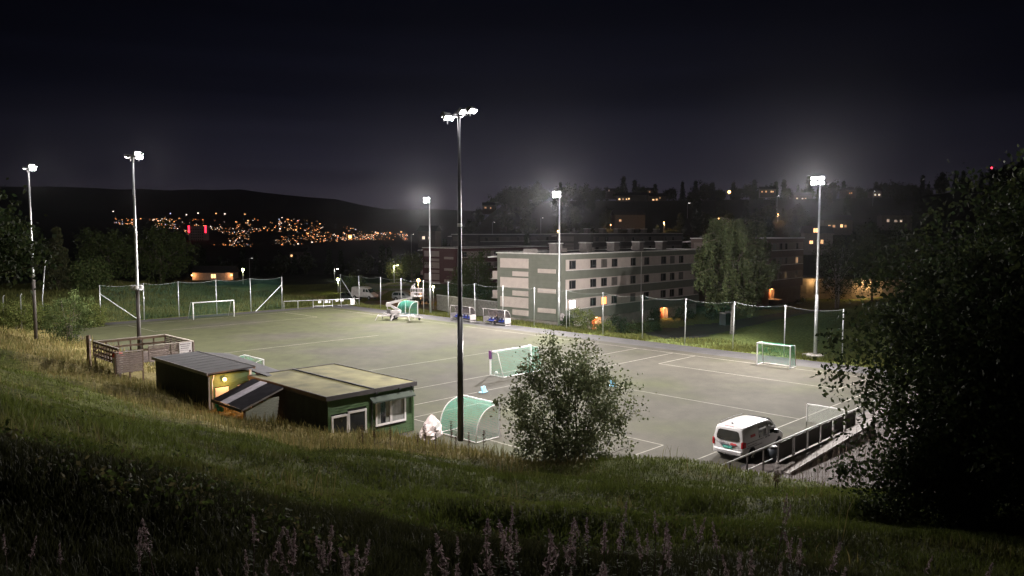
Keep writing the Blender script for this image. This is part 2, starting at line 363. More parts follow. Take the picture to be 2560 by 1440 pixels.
# ---------------------------------------------------------------- floodlight masts
LEDW = E('floodlight_led', (1.0, .95, .96), 60.0)
headm = M('floodlight_housing', (.30, .30, .31), .45, .4)
concrete = M('concrete', (.26, .24, .225), .9, var=.3, scale=3, bump=.5, bscale=25)
FCOL = (1.0, .94, .885)
def mast(label, a, b, z0, ztop, spots, arms, sleeve, base=False, dark=False, power=1.0, lean=0.0):
    loc = P(a, b, z0); h = ztop - z0
    t = thing('floodlight_mast', label, 'floodlight', loc, PH, 'floodlight masts round the pitch')
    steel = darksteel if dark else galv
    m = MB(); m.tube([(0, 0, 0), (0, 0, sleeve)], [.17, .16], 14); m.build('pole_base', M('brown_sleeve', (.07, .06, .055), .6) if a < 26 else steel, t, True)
    m = MB(); m.tube([(0, 0, sleeve), (0, 0, sleeve + .12), (0, 0, h * .68), (lean * .6, 0, h)], [.16, .125, .105, .075], 14); m.build('pole', steel, t, True)
    m = MB(); m.tube([(0, 0, h * .66), (0, 0, h * .66 + .18)], .135, 14); m.build('joint_collar', galv, t, True)
    m = MB(); x0 = min(c[1] for c in arms); x1 = max(c[1] for c in arms)
    m.bar((0, 0, h - .1), (sum(c[0] for c in arms) / len(arms), 0, h - .1), .07)
    m.bar((0, x0, h - .12), (0, x1, h - .12), .07); m.build('crossarm', steel, t)
    for (ox, oy, oz, yaw, down) in arms:
        hd = bpy.data.objects.new('floodlight_head', None); COL.objects.link(hd); hd.parent = t
        hd.location = (ox, oy, h + oz); hd.rotation_euler = (0, -math.radians(down), math.radians(yaw)); hd.empty_display_size = .1
        m = MB(); m.box(-.16, .14, -.30, .30, -.05, .10)
        for k in range(6): m.box(-.15, .12, -.28 + k * .105, -.255 + k * .105, .10, .17)
        m.build('housing', headm, hd)
        for s in (-1, 1):
            m = MB()
            m.box(-.13, .12, min(s * .02, s * .27), max(s * .02, s * .27), -.075, -.052); m.build('led_panel', LEDW, hd)
        m = MB(); m.bar((-.16, 0, .02), (-.34, 0, -.12), .05); m.build('bracket', headm, hd)
    for (aa_, bb_, pw, cone) in spots:
        q = Matrix.Rotation(-PH, 3, 'Z') @ (P(aa_, bb_, 0) - loc)
        lamp('flood_beam', t, (1.2 if aa_ > a else -1.2, 0, h - .45), FLOOD * pw * power, FCOL, 'SPOT', .25, (q.x, q.y, q.z), cone, .6)
    if base:
        m = MB(); m.tube([(0, 0, -.1), (0, 0, .32), (0, 0, .40)], [.85, .85, .74], 20); m.build('foundation', concrete, t)
        m = MB(); m.box(.2, 1.1, .55, 1.4, -.1, .26); m.build('foundation_block', concrete, t)
    return t
toward = [(-.50, -.36, .22, 172, 58), (-.50, .36, .22, 188, 58), (-.50, -.36, -.26, 165, 50), (-.50, .36, -.26, 195, 50)]
away = [(.45, -.55, .05, 0, 46), (.45, .0, .08, 0, 40), (.45, .55, .05, 0, 46), (.2, .9, -.1, 30, 50)]
mast('tall pale mast with round concrete foundation by the right-hand end of the net fence', 74.4, -31.6, 0, 17.4, [(40, -18, 1.35, 150), (46, -56, 1.35, 150), (70, -64, .30, 110)], toward, 6.3, base=True)  # third beam is added to brighten the green block's window front
mast('pale mast standing in front of the grey green apartment block corner', 76.0, -66.5, -.4, 17.3, [(40, -56, 1.35, 150), (40, -78, 1.35, 150)], toward, 6.3)
mast('farthest pale mast on the far side, behind the boom lift', 74.9, -91.8, -.1, 17.3, [(40, -84, 1.35, 150), (40, -104, 1.35, 150)], toward, 6.3)
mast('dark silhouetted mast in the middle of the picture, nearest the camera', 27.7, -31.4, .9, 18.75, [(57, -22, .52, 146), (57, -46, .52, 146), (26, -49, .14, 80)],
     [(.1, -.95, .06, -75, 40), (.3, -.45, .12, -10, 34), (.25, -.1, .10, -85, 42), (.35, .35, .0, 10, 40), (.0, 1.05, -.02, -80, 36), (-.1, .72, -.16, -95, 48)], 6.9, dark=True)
pl = mast('left mast rising behind the wooden deck, with a drum of small floodlights halfway', 24.3, -69.5, .8, 18.9, [(57, -60, .40, 146), (57, -84, .42, 146), (40, -30, .16, 120)], away + [(.15, -.75, .15, -75, 55), (.15, -1.05, -.2, -80, 55), (0, 1.1, 0, 90, 20)], 6.6)
for k in range(5):
    an = math.radians(72 * k + 20)
    m = MB(); m.tube([(.36 * math.cos(an), .36 * math.sin(an), 6.75), (.36 * math.cos(an), .36 * math.sin(an), 7.0)], [.17, .14], 10); m.build('small_floodlight', white, pl)
m = MB(); m.tube([(0, 0, 6.62), (0, 0, 6.74)], .42, 16); m.build('ring_bracket', galv, pl)
mast('leftmost mast, rising out of the trees at the left edge', 21.8, -91.8, 1.2, 19.05, [(57, -88, .46, 146), (55, -104, .46, 146), (40, -55, .16, 120)], away + [(.15, -.7, .15, -75, 55), (.15, -1.0, -.2, -80, 55), (0, 1.0, 0, 90, 20)], 6.6)

# ---------------------------------------------------------------- ball-stop fences: posts, top cable and net of real cord
netg = M('green_net_cord', (.020, .085, .060), .8, var=.1)
netw = M('pale_net_cord', (.45, .50, .46), .8, var=.1)
netgoal = M('goal_net_cord', (.05, .30, .21), .8, var=.1)
def net_quad(mb, A, B, C, D, cell, w, sag=0.0):
    """cords between the corners A,B (bottom) and D,C (top); flat ribbons w wide"""
    A, B, C, D = map(Vector, (A, B, C, D)); nu = max(2, int((B - A).length / cell)); nv = max(2, int((D - A).length / cell))
    nrm = (B - A).cross(D - A).normalized()
    def pt(u, v):
        p = A.lerp(B, u).lerp(D.lerp(C, u), v); p = p.copy(); p.z -= sag * 4 * u * (1 - u) * v; return p
    for i in range(nu + 1):
        u = i / nu; s = (B - A).normalized() * w / 2; p, q = pt(u, 0), pt(u, 1); mb.quad(p - s, p + s, q + s, q - s)
    for j in range(nv + 1):
        v = j / nv; s = (D - A).normalized() * w / 2
        for k in range(6 if sag else 1):
            K = 6 if sag else 1
            p, q = pt(k / K, v), pt((k + 1) / K, v); mb.quad(p - s, q - s, q + s, p + s)
def fence(label, pts, hgt, cell=.16, w=.0055, braces=()):
    t = thing('ball_stop_fence', label, 'fence', pts[0], 0)
    L = [p - pts[0] for p in pts]; net = MB(); cab = MB()
    for i, p in enumerate(L):
        j = Vector((R.uniform(-.05, .05), R.uniform(-.05, .05), 0)) * (hgt / 3)
        m = MB(); m.tube([p + Vector((0, 0, -.3)), p + Vector((0, 0, hgt)) + j], .055, 8); m.build('post', galv, t, True)
        if i:
            q = L[i - 1]; up = Vector((0, 0, hgt - .05))
            net_quad(net, q + Vector((0, 0, .05)), p + Vector((0, 0, .05)), p + up, q + up, cell, w, .28)
            cs = [q.lerp(p, k / 8) + up - Vector((0, 0, .28 * 4 * (k / 8) * (1 - k / 8))) for k in range(9)]
            m = MB(); m.tube(cs, .012, 5); m.build('top_cable', M('cable', (.25, .27, .26), .7), t)
    net.build('net', netg, t)
    for i, q, z in braces:
        m = MB(); m.tube([L[i] + Vector((0, 0, z)), q - pts[0]], .05, 8); m.build('brace', galv, t)
    return t
fence('long green net fence on steel posts along the far touchline', [P(73.5 + .15 * R.uniform(-1, 1), -28.6 - 5.72 * i, -.02) for i in range(16)], 5.15,
      braces=[(15, P(73.5, -109.2, 0), 4.6)])
fence('green net fence behind the far goal, braced at both ends', [P(aa_, -113.6, 0) for aa_ in (34.8, 40.5, 45.4, 51.1, 56.6, 61.9)], 5.2, braces=[(0, P(39.6, -112.9, 0), 4.0), (5, P(57.0, -112.9, 0), 3.9)])
t = thing('leaning_pole', 'pale pole leaning to the right above the shrubs at the left', 'pole', (gp(110, 800, 0)))
m = MB(); m.tube([(0, 0, -.2), (-.1, 0, 3), (.55, 0, 8.3)], [.07, .065, .055], 10); m.build('shaft', galv, t, True)
m = MB(); m.ball((.56, 0, 8.36), .08); m.build('cap', white, t)
for px, py0, py1, lab in ((55, 738, 822, 'thin steel post with a bent tip among the left bushes'), (10, 742, 800, 'thin steel post at the very left edge of the picture')):
    D = 92; p = at(px, py1, D); t = thing('fence_post', lab, 'post', p)
    m = MB(); m.tube([(0, 0, -.8), (0, 0, (py1 - py0) / F * D), (.12, 0, (py1 - py0) / F * D + .15)], .05, 8); m.build('shaft', galv, t, True)
    m = MB(); m.tube([(.12, 0, (py1 - py0) / F * D + .13), (.14, 0, (py1 - py0) / F * D + .2)], .06, 8); m.build('cap', galv, t, True)

# railing with signs at the far corner gate
t = thing('corner_railing', 'low steel railing with white notices at the far left pitch corner', 'railing', P(61.9, -113.0), PH)
Lr = 11.6; yb = lambda s: -.35 * s
for k, s in enumerate((0, 2.1, 4.4, 6.0, 7.4, 8.8, 11.6)):
    m = MB(); m.tube([(s, yb(s), -.1), (s, yb(s), 1.25)], .035, 8); m.build('post', galv, t)
m = MB(); m.tube([(0, 0, 1.25), (Lr, yb(Lr), 1.25)], .04, 8); m.build('top_rail', galv, t)
for s0, s1 in ((4.4, 7.4), (8.2, 11.2)):
    m = MB(); m.tube([(s0, yb(s0), .25), (s1, yb(s1), .25)], .03, 8); m.build('lower_rail', galv, t)
for s0, s1, z0, z1 in ((5.2, 5.7, .75, 1.1), (6.2, 6.7, .75, 1.1), (6.85, 7.1, .72, 1.05), (7.9, 8.4, .9, 1.3), (8.6, 9.2, .9, 1.15), (10.2, 11.0, .35, 1.2)):
    m = MB(); y0 = yb((s0 + s1) / 2) + .06
    m.box(s0, s1, y0, y0 + .02, z0, z1); m.build('notice', white, t)

# ---------------------------------------------------------------- goals
def goal(label, a, b, rz, width, hgt, d_top, d_bot, postr=.05, curve=False, netmat=None, base=True, pad=False, square=True, cell=.13, cw=.013):
    """local x runs along the mouth, the net goes back along +y"""
    t = thing('goal', label, 'goal', P(a, b, .016), rz); W = width / 2
    for s in (-1, 1):
        m = MB()
        if square: m.box(s * W - postr, s * W + postr, -postr, postr, 0, hgt - postr - .002)
        else: m.tube([(s * W, 0, 0), (s * W, 0, hgt - postr)], postr, 12)
        m.build('post', white, t, not square)
    m = MB()
    if square: m.box(-W - postr, W + postr, -postr, postr, hgt - postr, hgt + postr)
    else: m.tube([(-W - postr, 0, hgt), (W + postr, 0, hgt)], postr, 12)
    m.build('crossbar', white, t, not square)
    def prof(k):                                         # side outline of the net from the crossbar to the back foot
        if curve:
            an = k * math.pi / 2; return (d_top + (d_bot - d_top) * 0 + 0, 0) if False else (d_bot * math.sin(an) ** .8, hgt * math.cos(an) ** .75)
        return (d_top * k * 2, hgt) if k < .5 else (d_top + (d_bot - d_top) * (k - .5) * 2, hgt * (1 - (k - .5) * 2))
    K = 10 if curve else 2; pr = [prof(k / K) for k in range(K + 1)]
    for s in (-1, 1):
        m = MB(); m.tube([(s * W, y, z) for y, z in pr], .028, 8); m.build('stanchion', white, t, True)
        if base: m = MB(); m.tube([(s * W, 0, .03), (s * W, d_bot, .03)], .03, 8); m.build('base_bar', white, t)
    if base: m = MB(); m.tube([(-W, d_bot, .03), (W, d_bot, .03)], .035, 8); m.build('back_bar', white, t)
    nt = MB()
    for (y0, z0), (y1, z1) in zip(pr, pr[1:]):
        if abs(y1 - y0) + abs(z1 - z0) > .02: net_quad(nt, (-W, y1, z1), (W, y1, z1), (W, y0, z0), (-W, y0, z0), cell, cw)
    for s in (-1, 1):
        nz = int(hgt / cell)
        for j in range(nz):                              # side panels: level cords, then upright ones
            z = hgt * (j + .5) / nz; ymax = np.interp(-z, [-q[1] for q in pr], [q[0] for q in pr])
            nt.quad((s * W, 0, z - cw / 2), (s * W, ymax, z - cw / 2), (s * W, ymax, z + cw / 2), (s * W, 0, z + cw / 2))
        ny_ = max(2, int(d_bot / cell))
        for j in range(1, ny_):
            y = d_bot * j / ny_; zs = [q[1] for q in pr if q[0] >= y]; i = next((i for i, q in enumerate(pr) if q[0] >= y), len(pr) - 1)
            (ya, za), (yc, zc) = pr[max(0, i - 1)], pr[i]; z = za if yc == ya else za + (zc - za) * (y - ya) / (yc - ya)
            nt.quad((s * W, y - cw / 2, 0), (s * W, y + cw / 2, 0), (s * W, y + cw / 2, z), (s * W, y - cw / 2, z))
    nt.build('net', netmat or netgoal, t)
    if pad:
        m = MB(); m.box(W - .11, W + .11, -.11, .11, hgt - .62, hgt + .1); m.build('post_pad', M('purple_pad', (.09, .02, .10), .7), t)
        m = MB(); m.ball((W - .35, .35, .2), .16); m.build('wheel', white, t)
    return t
RB = PH - math.pi / 2            # local x along +b, local y along +a
RA = PH                          # local x along +a, local y along -b
goal('full-size white goal with dark green net at the far end of the pitch', 48.2, -108.1, RA, 6.0, 2.4, .8, 1.9, .065, netmat=M('dark_green_cord', (.012, .07, .045), .8), base=False, square=False)
goal('white goal with purple post pad standing mid-pitch behind the round bush', 48.1, -47.7, PH + math.pi, 5.1, 2.05, .9, 1.6, .055, pad=True)
goal('small white goal with bright green net by the right-hand mast', 66.9, -32.3, RB, 3.2, 2.05, .9, 1.25, .045, netmat=M('bright_green_cord', (.03, .26, .16), .8), cell=.10, cw=.014)
goal('nearest goal, seen from behind with round green net beside the dark mast', 32.0, -34.4, RB + math.pi, 3.3, 2.05, .3, 1.9, .045, curve=True, cell=.10, cw=.014)
goal('white topped goal half hidden behind the roofs of the huts', 30.0, -60.0, RB + math.pi, 3.4, 1.95, .4, 1.3, .05, curve=True)
goal('round backed goal with green net behind the boom lift', 71.4, -92.0, RB + math.pi, 3.0, 2.0, .3, 1.6, .05, curve=True, netmat=M('dark_teal_cord', (.02, .16, .12), .8), cell=.09, cw=.022)
t = thing('low_goal', 'low white mesh goal frame partly hidden by the right-hand tree', 'goal', P(48.9, -21.2, .02), RB)
for x in (0, 2.4):
    m = MB(); m.tube([(x, 0, 0), (x, 0, 1.15)], .035, 8); m.build('post', white, t)
m = MB(); m.tube([(0, 0, 1.15), (2.4, 0, 1.15)], .04, 8); m.build('crossbar', white, t)
m = MB(); net_quad(m, (0, .02, .03), (2.4, .02, .03), (2.4, .02, 1.12), (0, .02, 1.12), .08, .010); m.build('net', netw, t)

# ---------------------------------------------------------------- wooden lookout deck on the bank
greywood = M('weathered_wood', (.21, .165, .150), .85, var=.35, scale=3, stretch=(1, 1, 6), bump=.4)
brownwood = M('brown_wood', (.13, .085, .06), .85, var=.35, scale=3, stretch=(1, 1, 6), bump=.4)
t = thing('wooden_deck', 'raised grey timber deck with slatted railings and a white notice', 'deck', P(20.3, -62.4, 0), PH)
Wd, Ld, zf, zr = 5.7, 5.8, 2.25, 3.5          # local x = across, local y = away along the pitch
m = MB()
for k in range(19): m.box(k * .30, k * .30 + .27, 0, Ld, zf - .04, zf)
for k in range(19):
    q = MB(); q.box(k * .30, k * .30 + .27, 0, Ld, zf - .04, zf); q.build('floor_board', greywood, t)
for x in (.05, Wd / 2, Wd - .05):
    for y in (.05, Ld - .05):
        q = MB(); q.box(x - .06, x + .06, y - .06, y + .06, -.3, zf - .045); q.build('support_post', greywood, t)
def rail_run(p, q, slats, sw, post_gap, mat=greywood, inner=False, skip=None):
    p, q = Vector(p), Vector(q); n_ = max(1, int((q - p).length / post_gap)); d = (q - p).normalized(); nrm = Vector((d.y, -d.x, 0))
    for k in range(n_ + 1):
        c = p.lerp(q, k / n_) + nrm * .04; o_ = MB(); o_.box(c.x - .045, c.x + .045, c.y - .045, c.y + .045, zf, zr - .05); o_.build('rail_post', mat, t)
    for k in range(slats):
        z = zf + .12 + k * (zr - zf - .25) / max(1, slats - 1)
        if skip and k in skip: continue
        o_ = MB(); o_.bar(p - nrm * .03 + Vector((0, 0, z)), q - nrm * .03 + Vector((0, 0, z)), .03, sw); o_.build('slat', mat, t)
    o_ = MB(); o_.bar(p + Vector((0, 0, zr)), q + Vector((0, 0, zr)), .16, .05); o_.build('cap_rail', M('pale_wood', (.36, .31, .28), .8, var=.25), t)
rail_run((0, Ld, 0), (0, 0, 0), 4, .13, .62, brownwood)               # side towards the bank
rail_run((Wd, Ld, 0), (0, Ld, 0), 3, .16, .85, brownwood)             # far side
rail_run((Wd, 0, 0), (Wd, Ld, 0), 7, .10, 1.0, greywood)              # pitch side
rail_run((2.2, 0, 0), (Wd, 0, 0), 8, .11, 1.2, greywood)              # front right panel
q = MB(); q.box(Wd - 1.15, Wd - .15, -.10, -.07, zf + .35, zr - .02); sg = q.build('notice_board', M('notice_white', (.62, .58, .60), .6, var=.06), t)
for r_, (u0, u1) in enumerate(((.06, .92), (.12, .80), (.10, .74), (.08, .70), (.08, .45))):
    z = zr - .16 - r_ * .165; x = u0; q = MB()
    while x < u1 - .02:
        w_ = R.uniform(.03, .09); q.box(Wd - 1.15 + x, Wd - 1.15 + min(x + w_, u1), -.104, -.1005, z - .035, z + .035); x += w_ + R.uniform(.015, .035)
    q.build('printed_line', M('print_dark', (.10, .075, .09), .7) if r_ < 3 else M('print_grey', (.30, .26, .28), .7), sg)
q = MB(); q.cyl((Wd - .32, -.1005, zf + .50), (Wd - .32, -.105, zf + .50), .085, 16); q.build('printed_badge', M('print_dark', (.10, .075, .09)), sg)
t2 = thing('slatted_gate', 'open gate of weathered boards hanging in front of the wooden deck', 'gate', P(19.6, -61.0, 0), PH)
for k in range(9):
    q = MB(); q.box(.05, 1.9, -.02, .02, 1.85 + k * .165, 1.85 + k * .165 + .146); q.build('board', greywood, t2)
for x in (0, 1.0, 1.95):
    q = MB(); q.box(x - .05, x + .05, .022, .10, .6, 3.38); q.build('gate_post', brownwood, t2)
q = MB(); q.box(-.05, 2.0, -.05, .12, 3.39, 3.43); q.build('cap_rail', M('pale_wood', (.36, .31, .28)), t2)
t3 = thing('litter_bin', 'white bin with a red hood between the deck and its gate', 'bin', at(296, 934, 59.0), PH)
q = MB(); q.tube([(0, 0, 0), (0, 0, .85), (0, 0, 1.3)], [.30, .36, .36], 14); q.build('body', white, t3, True)
q = MB(); q.tube([(0, 0, 1.3), (0, 0, 1.55), (0, 0, 1.68)], [.38, .38, .25], 14); q.build('hood', M('red_plastic', (.45, .03, .03), .5), t3, True)

# ---------------------------------------------------------------- huts
cladg = M('green_cladding', (.060, .105, .045), .75, var=.22, scale=2, stretch=(1, 1, 8), bump=.2)
cladd = M('dark_green_wall', (.022, .026, .022), .85, var=.3, scale=2)
trimw = M('cream_trim', (.58, .53, .50), .6, var=.1)
felt = M('roof_felt', (.040, .038, .045), .8, var=.3, scale=1.2, bump=.25, bscale=18)
mossy = M('mossy_roof', (.115, .105, .048), .9, var=.45, scale=.7, bump=.3, bscale=12)
def cladding(t, mat, x0, x1, y, z0, z1, out=-1, holes=(), pitch_=.15, axis_='x'):
    """overlapping boards on a wall; each one its own piece, cut round the holes (x0,x1,z0,z1)"""
    z = z0
    while z < z1 - .02:
        zt = min(z + pitch_ - .006, z1); segs = [(x0, x1)]
        for hx0, hx1, hz0, hz1 in holes:
            if zt > hz0 and z < hz1:
                segs = [s for a_, b_ in segs for s in ((a_, min(b_, hx0)), (max(a_, hx1), b_)) if s[1] - s[0] > .03]
        for a_, b_ in segs:
            q = MB(); o1, o2 = (out * .028, out * .010)
            v = [(a_, y, z), (b_, y, z), (b_, y, zt), (a_, y, zt), (a_, y + o1, z), (b_, y + o1, z), (b_, y + o2, zt), (a_, y + o2, zt)]
            if axis_ == 'y': v = [(w[1], w[0], w[2]) for w in v]
            q.add(v, [(0, 1, 2, 3), (4, 7, 6, 5), (0, 4, 5, 1), (1, 5, 6, 2), (2, 6, 7, 3), (3, 7, 4, 0)]); q.build('board', mat, t)
        z += pitch_
# hut A: long dark hut with a lamp over its door.  local x = across (+a), local y = away (-b)
HA = thing('dark_hut', 'long dark hut with black felt roof and a lit lamp over its door', 'hut', P(20.6, -47.4, .4), PH)
q = MB(); q.box(.03, 2.9, .03, 8.6, 0, 2.95); q.build('wall', cladd, HA)
q = MB(); q.slab([(-.12, -.28, 3.05), (3.05, -.28, 3.14), (3.05, 8.75, 3.14), (-.12, 8.75, 3.05)], (0, 0, 1), .09); q.build('roof', felt, HA)
for y in np.arange(.9, 8.7, 1.0):
    q = MB(); q.slab([(-.10, y, 3.142), (3.03, y, 3.232), (3.03, y + .05, 3.232), (-.10, y + .05, 3.142)], (0, 0, 1), .012); q.build('roof_seam', M('seam', (.055, .052, .06)), HA)
for x, y0, y1, z in ((-.15, -.3, 8.78, 2.98), (3.06, -.3, 8.78, 3.06)):
    q = MB(); q.box(x - .02, x + .03, y0, y1, z, z + .20); q.build('fascia', M('grey_fascia', (.22, .20, .20), .7), HA)
q = MB(); q.box(.02, .12, -.06, .025, 0, 2.95); q.build('corner_board', trimw, HA)
q = MB(); q.tube([(.22, -.1, .1), (.22, -.1, 2.6), (.32, -.16, 2.95)], .045, 8); q.build('downpipe', trimw, HA)
q = MB(); q.box(2.78, 2.92, -.05, .025, 0, 3.0); q.build('corner_board', trimw, HA)
cladding(HA, cladg, .14, 2.76, .03, .05, 2.95, holes=((.45, 1.35, 0, 2.1), (1.95, 2.5, 1.2, 2.1)))
dr = MB(); dr.box(.47, 1.33, -.03, .02, .02, 2.08); dr = dr.build('door', M('white_door', (.66, .62, .60), .5, var=.06), HA)
q = MB(); q.ball((1.22, -.07, 1.0), .035); q.build('handle', galv, dr)
wd = MB(); wd.box(1.97, 2.48, -.03, .015, 1.22, 2.08); wd = wd.build('window', trimw, HA)
q = MB(); q.box(2.03, 2.42, -.036, -.031, 1.28, 2.02); q.build('pane', glassd, wd)
lampb = MB(); lampb.ball((1.0, -.22, 2.62), .13); lampb.build('lamp_globe', E('warm_bulb', (1.0, .50, .14), 10), HA, True)
q = MB(); q.bar((1.0, -.02, 2.68), (1.0, -.16, 2.68), .06); q.build('lamp_bracket', blackm, HA)
lamp('hut_lamp_light', HA, (1.0, -.42, 2.60), 170, (1.0, .42, .12), 'POINT', .10)
# open canopy between the huts
CP = thing('dark_canopy', 'long black canopy roof sloping between the two huts', 'canopy', P(24.0, -46.2, 0), PH)
q = MB(); q.slab([(-.2, -.4, 3.05), (1.9, .2, 2.75), (2.0, 9.6, 3.15), (-.1, 10.3, 3.42)], (0, 0, 1), .09); q.build('roof', felt, CP)
for x, y in ((1.6, .6), (1.7, 4.8), (1.75, 9.0)):
    q = MB(); q.box(x - .05, x + .05, y - .05, y + .05, 0, 2.76); q.build('post', brownwood, CP)
# hut B: two joined green modules with white windows.  origin at its near right corner region
HBx, HBy = 6.2, 9.1
HB = thing('green_hut', 'flat mossy roofed green clad hut with white framed windows', 'hut', P(23.2, -37.7, 0), PH)
zt = 3.0
q = MB(); q.box(.03, HBx - .03, .03, HBy, -.2, zt); q.build('wall', cladd, HB)
win = [(.32, 1.30, .55, 1.82), (1.42, 2.55, .60, 1.92), (3.35, 4.35, .85, 2.25), (4.45, 5.45, .85, 2.25)]
holes = [(w[0] - .08, w[1] + .08, w[2] - .08, w[3] + .08) for w in win]
cladding(HB, cladg, .10, 3.02, .03, -.1, 2.92, holes=holes); cladding(HB, cladg, 3.12, HBx - .12, .03, -.1, 2.92, holes=holes)
cladding(HB, cladg, .10, HBy - .1, HBx - .03, -.1, 2.92, out=1, axis_='y')
for x in (.03, 3.03, HBx - .11):
    q = MB(); q.box(x, x + .08, -.03, .032, -.1, 2.92); q.build('corner_board', cladg, HB)
frame = M('white_window_frame', (.70, .66, .67), .45, var=.05)
for k, (x0, x1, z0, z1) in enumerate(win):
    w_ = bpy.data.objects.new('window', None); COL.objects.link(w_); w_.parent = HB; w_.location = (0, 0, 0); w_.empty_display_size = .1
    q = MB()
    q.box(x0 - .08, x0 + .04, -.06, .01, z0 - .08, z1 + .08); q.box(x1 - .04, x1 + .08, -.06, .01, z0 - .08, z1 + .08)
    q.box(x0 + .04, x1 - .04, -.06, .01, z1 - .04, z1 + .08); q.box(x0 + .04, x1 - .04, -.06, .01, z0 - .08, z0 + .04); q.build('frame', frame, w_)
    q = MB(); q.box(x0 + .04, x1 - .04, -.012, .004, z0 + .04, z1 - .04); q.build('pane', glassd, w_)
    if k > 1:
        q = MB(); n_ = 16; xs = [x0 + .08 + i * (x1 - x0 - .16) / n_ for i in range(n_ + 1)]
        keep = [i for i in range(n_) if (i > 10 or (i < 11 and k == 3) or i < 4)]
        for i in keep: q.quad((xs[i], -.016 - .012 * (i % 2), z0 + .05), (xs[i + 1], -.016 - .012 * ((i + 1) % 2), z0 + .05), (xs[i + 1], -.016 - .012 * ((i + 1) % 2), z1 - .05), (xs[i], -.016 - .012 * (i % 2), z1 - .05))
        q.build('curtain', M('curtain', (.26, .26, .25), .9), w_)
for (x0, x1) in ((-.1, 3.0), (3.12, HBx + .05)):
    q = MB(); q.slab([(x0, -.12, zt + .02), (x1, -.12, zt + .02), (x1, HBy + .1, zt + .02), (x0, HBy + .1, zt + .02)], (0, 0, 1), .06); q.build('roof', mossy, HB)
q = MB(); q.box(3.0, 3.12, -.14, HBy + .12, zt, zt + .16); q.build('roof_joint', felt, HB)
for x0, x1, y0, y1 in ((-.16, HBx + .11, -.18, -.12), (-.16, HBx + .11, HBy + .10, HBy + .16), (-.16, -.10, -.12, HBy + .1), (HBx + .05, HBx + .11, -.12, HBy + .1)):
    q = MB(); q.box(x0, x1, y0, y1, zt - .14, zt + .125); q.build('roof_edge', M('dark_edge', (.045, .04, .042), .7), HB)
q = MB(); q.slab([(2.85, -.03, 2.62), (6.0, -.03, 2.62), (6.0, -.42, 2.36), (2.85, -.42, 2.36)], (0, 0, -1), .08); q.build('awning', M('dark_awning', (.035, .045, .035), .8), HB)
q = MB(); q.tube([(2.95, -.12, 2.5), (2.95, -.12, .3)], .045, 8); q.build('downpipe', blackm, HB)
for x in (3.2, 4.9, 5.85):
    q = MB(); q.box(x - .05, x + .05, -.30, -.19, 2.80, 2.93); q.build('bracket', blackm, HB)
# lean-to shelter on the bank side of hut B
LT = thing('lean_to_shed', 'small lean-to shed with striped metal and clear sheet roof', 'shed', P(20.55, -42.4, .5), PH)
tin = M('dark_corrugated', (.045, .042, .052), .38, .4, var=.25, scale=2)
clear = M('clear_corrugated', (.62, .58, .66), .18, var=.2, scale=3, spec=.6)
zl, zu = 1.68, 2.50
for k in range(26):                                     # corrugation: ridges running down the slope
    y0 = -.15 + k * .15; q = MB(); mt = clear if 13 <= k <= 18 else tin
    q.slab([(-.25, y0, zl - .1), (2.42, y0, zu), (2.42, y0 + .075, zu + .035), (-.25, y0 + .075, zl - .065)], (0, 0, 1), .008)
    q.slab([(-.25, y0 + .075, zl - .065), (2.42, y0 + .075, zu + .035), (2.42, y0 + .15, zu), (-.25, y0 + .15, zl - .1)], (0, 0, 1), .008)
    q.build('roof_sheet', mt, LT)
lw = M('grey_side_board', (.30, .31, .26), .8, var=.2, scale=3, stretch=(1, 1, 8))
for k in range(12):
    z0 = -.35 + k * .21; x0 = max(.05, (z0 - zl) / (zu - zl) * 2.3 + .1) if z0 > zl - .3 else .05
    if z0 + .2 > zu - .05: break
    q = MB(); x0 = .05 if z0 + .21 < zl else (z0 + .21 - zl + .1) / (zu - zl) * 2.5
    if x0 < 1.75: q.box(x0 + .04, 1.95 + .028 * k, .0, .035, z0, z0 + .20); q.build('side_board', lw, LT)
q = MB(); q.slab([(-.2, -.17, zl - .2), (2.42, -.17, zu - .1), (2.42, -.17, zu + .0), (-.2, -.17, zl - .1)], (0, 1, 0), .03); q.build('barge_board', M('grey_fascia', (.22, .20, .20)), LT)
q = MB(); q.box(-.30, -.25, -.17, 3.78, zl - .26, zl - .08); q.build('gutter', blackm, LT)
for y in (.05, 3.6):
    q = MB(); q.box(0, .09, y, y + .09, -.4, zl - .1); q.build('post', brownwood, LT)
t = thing('teal_bundle', 'small turquoise plastic bundle hanging under the lean-to eave', 'bundle', P(20.35, -45.3, 1.72), PH)
q = MB()
for k in range(7): q.ball((R.uniform(-.1, .1), R.uniform(-.3, .3), R.uniform(-.12, .12)), R.uniform(.09, .15), 7, 5)
q.build('plastic', M('teal_plastic', (.05, .42, .33), .5), t)
q = MB(); q.tube([(0, 0, .1), (0, 0, .25)], .02, 6); q.build('hook', blackm, t)
# tarpaulin covered heap by the hut
t = thing('covered_heap', 'heap under a crumpled pinkish white tarpaulin with a paper label', 'tarpaulin', P(29.3, -35.9, 0), PH + .4)
n_u, n_v = 22, 10; q = MB(); vv = []
for j in range(n_v + 1):
    for i in range(n_u):
        an = 2 * math.pi * i / n_u; v = j / n_v; r_ = (1 - v ** 2.2 * .86) * (1 + .10 * math.sin(an * 5 + j) + .07 * R.uniform(-1, 1) + .08 * math.sin(an * 2 + 1))
        vv.append((.95 * r_ * math.cos(an), .62 * r_ * math.sin(an), 1.28 * v + .04 * R.uniform(-1, 1)))
vv.append((.05, 0, 1.33))
q.add(vv, [(j * n_u + i, j * n_u + (i + 1) % n_u, (j + 1) * n_u + (i + 1) % n_u, (j + 1) * n_u + i) for j in range(n_v) for i in range(n_u)] + [(n_v * n_u + i, n_v * n_u + (i + 1) % n_u, len(vv) - 1) for i in range(n_u)])
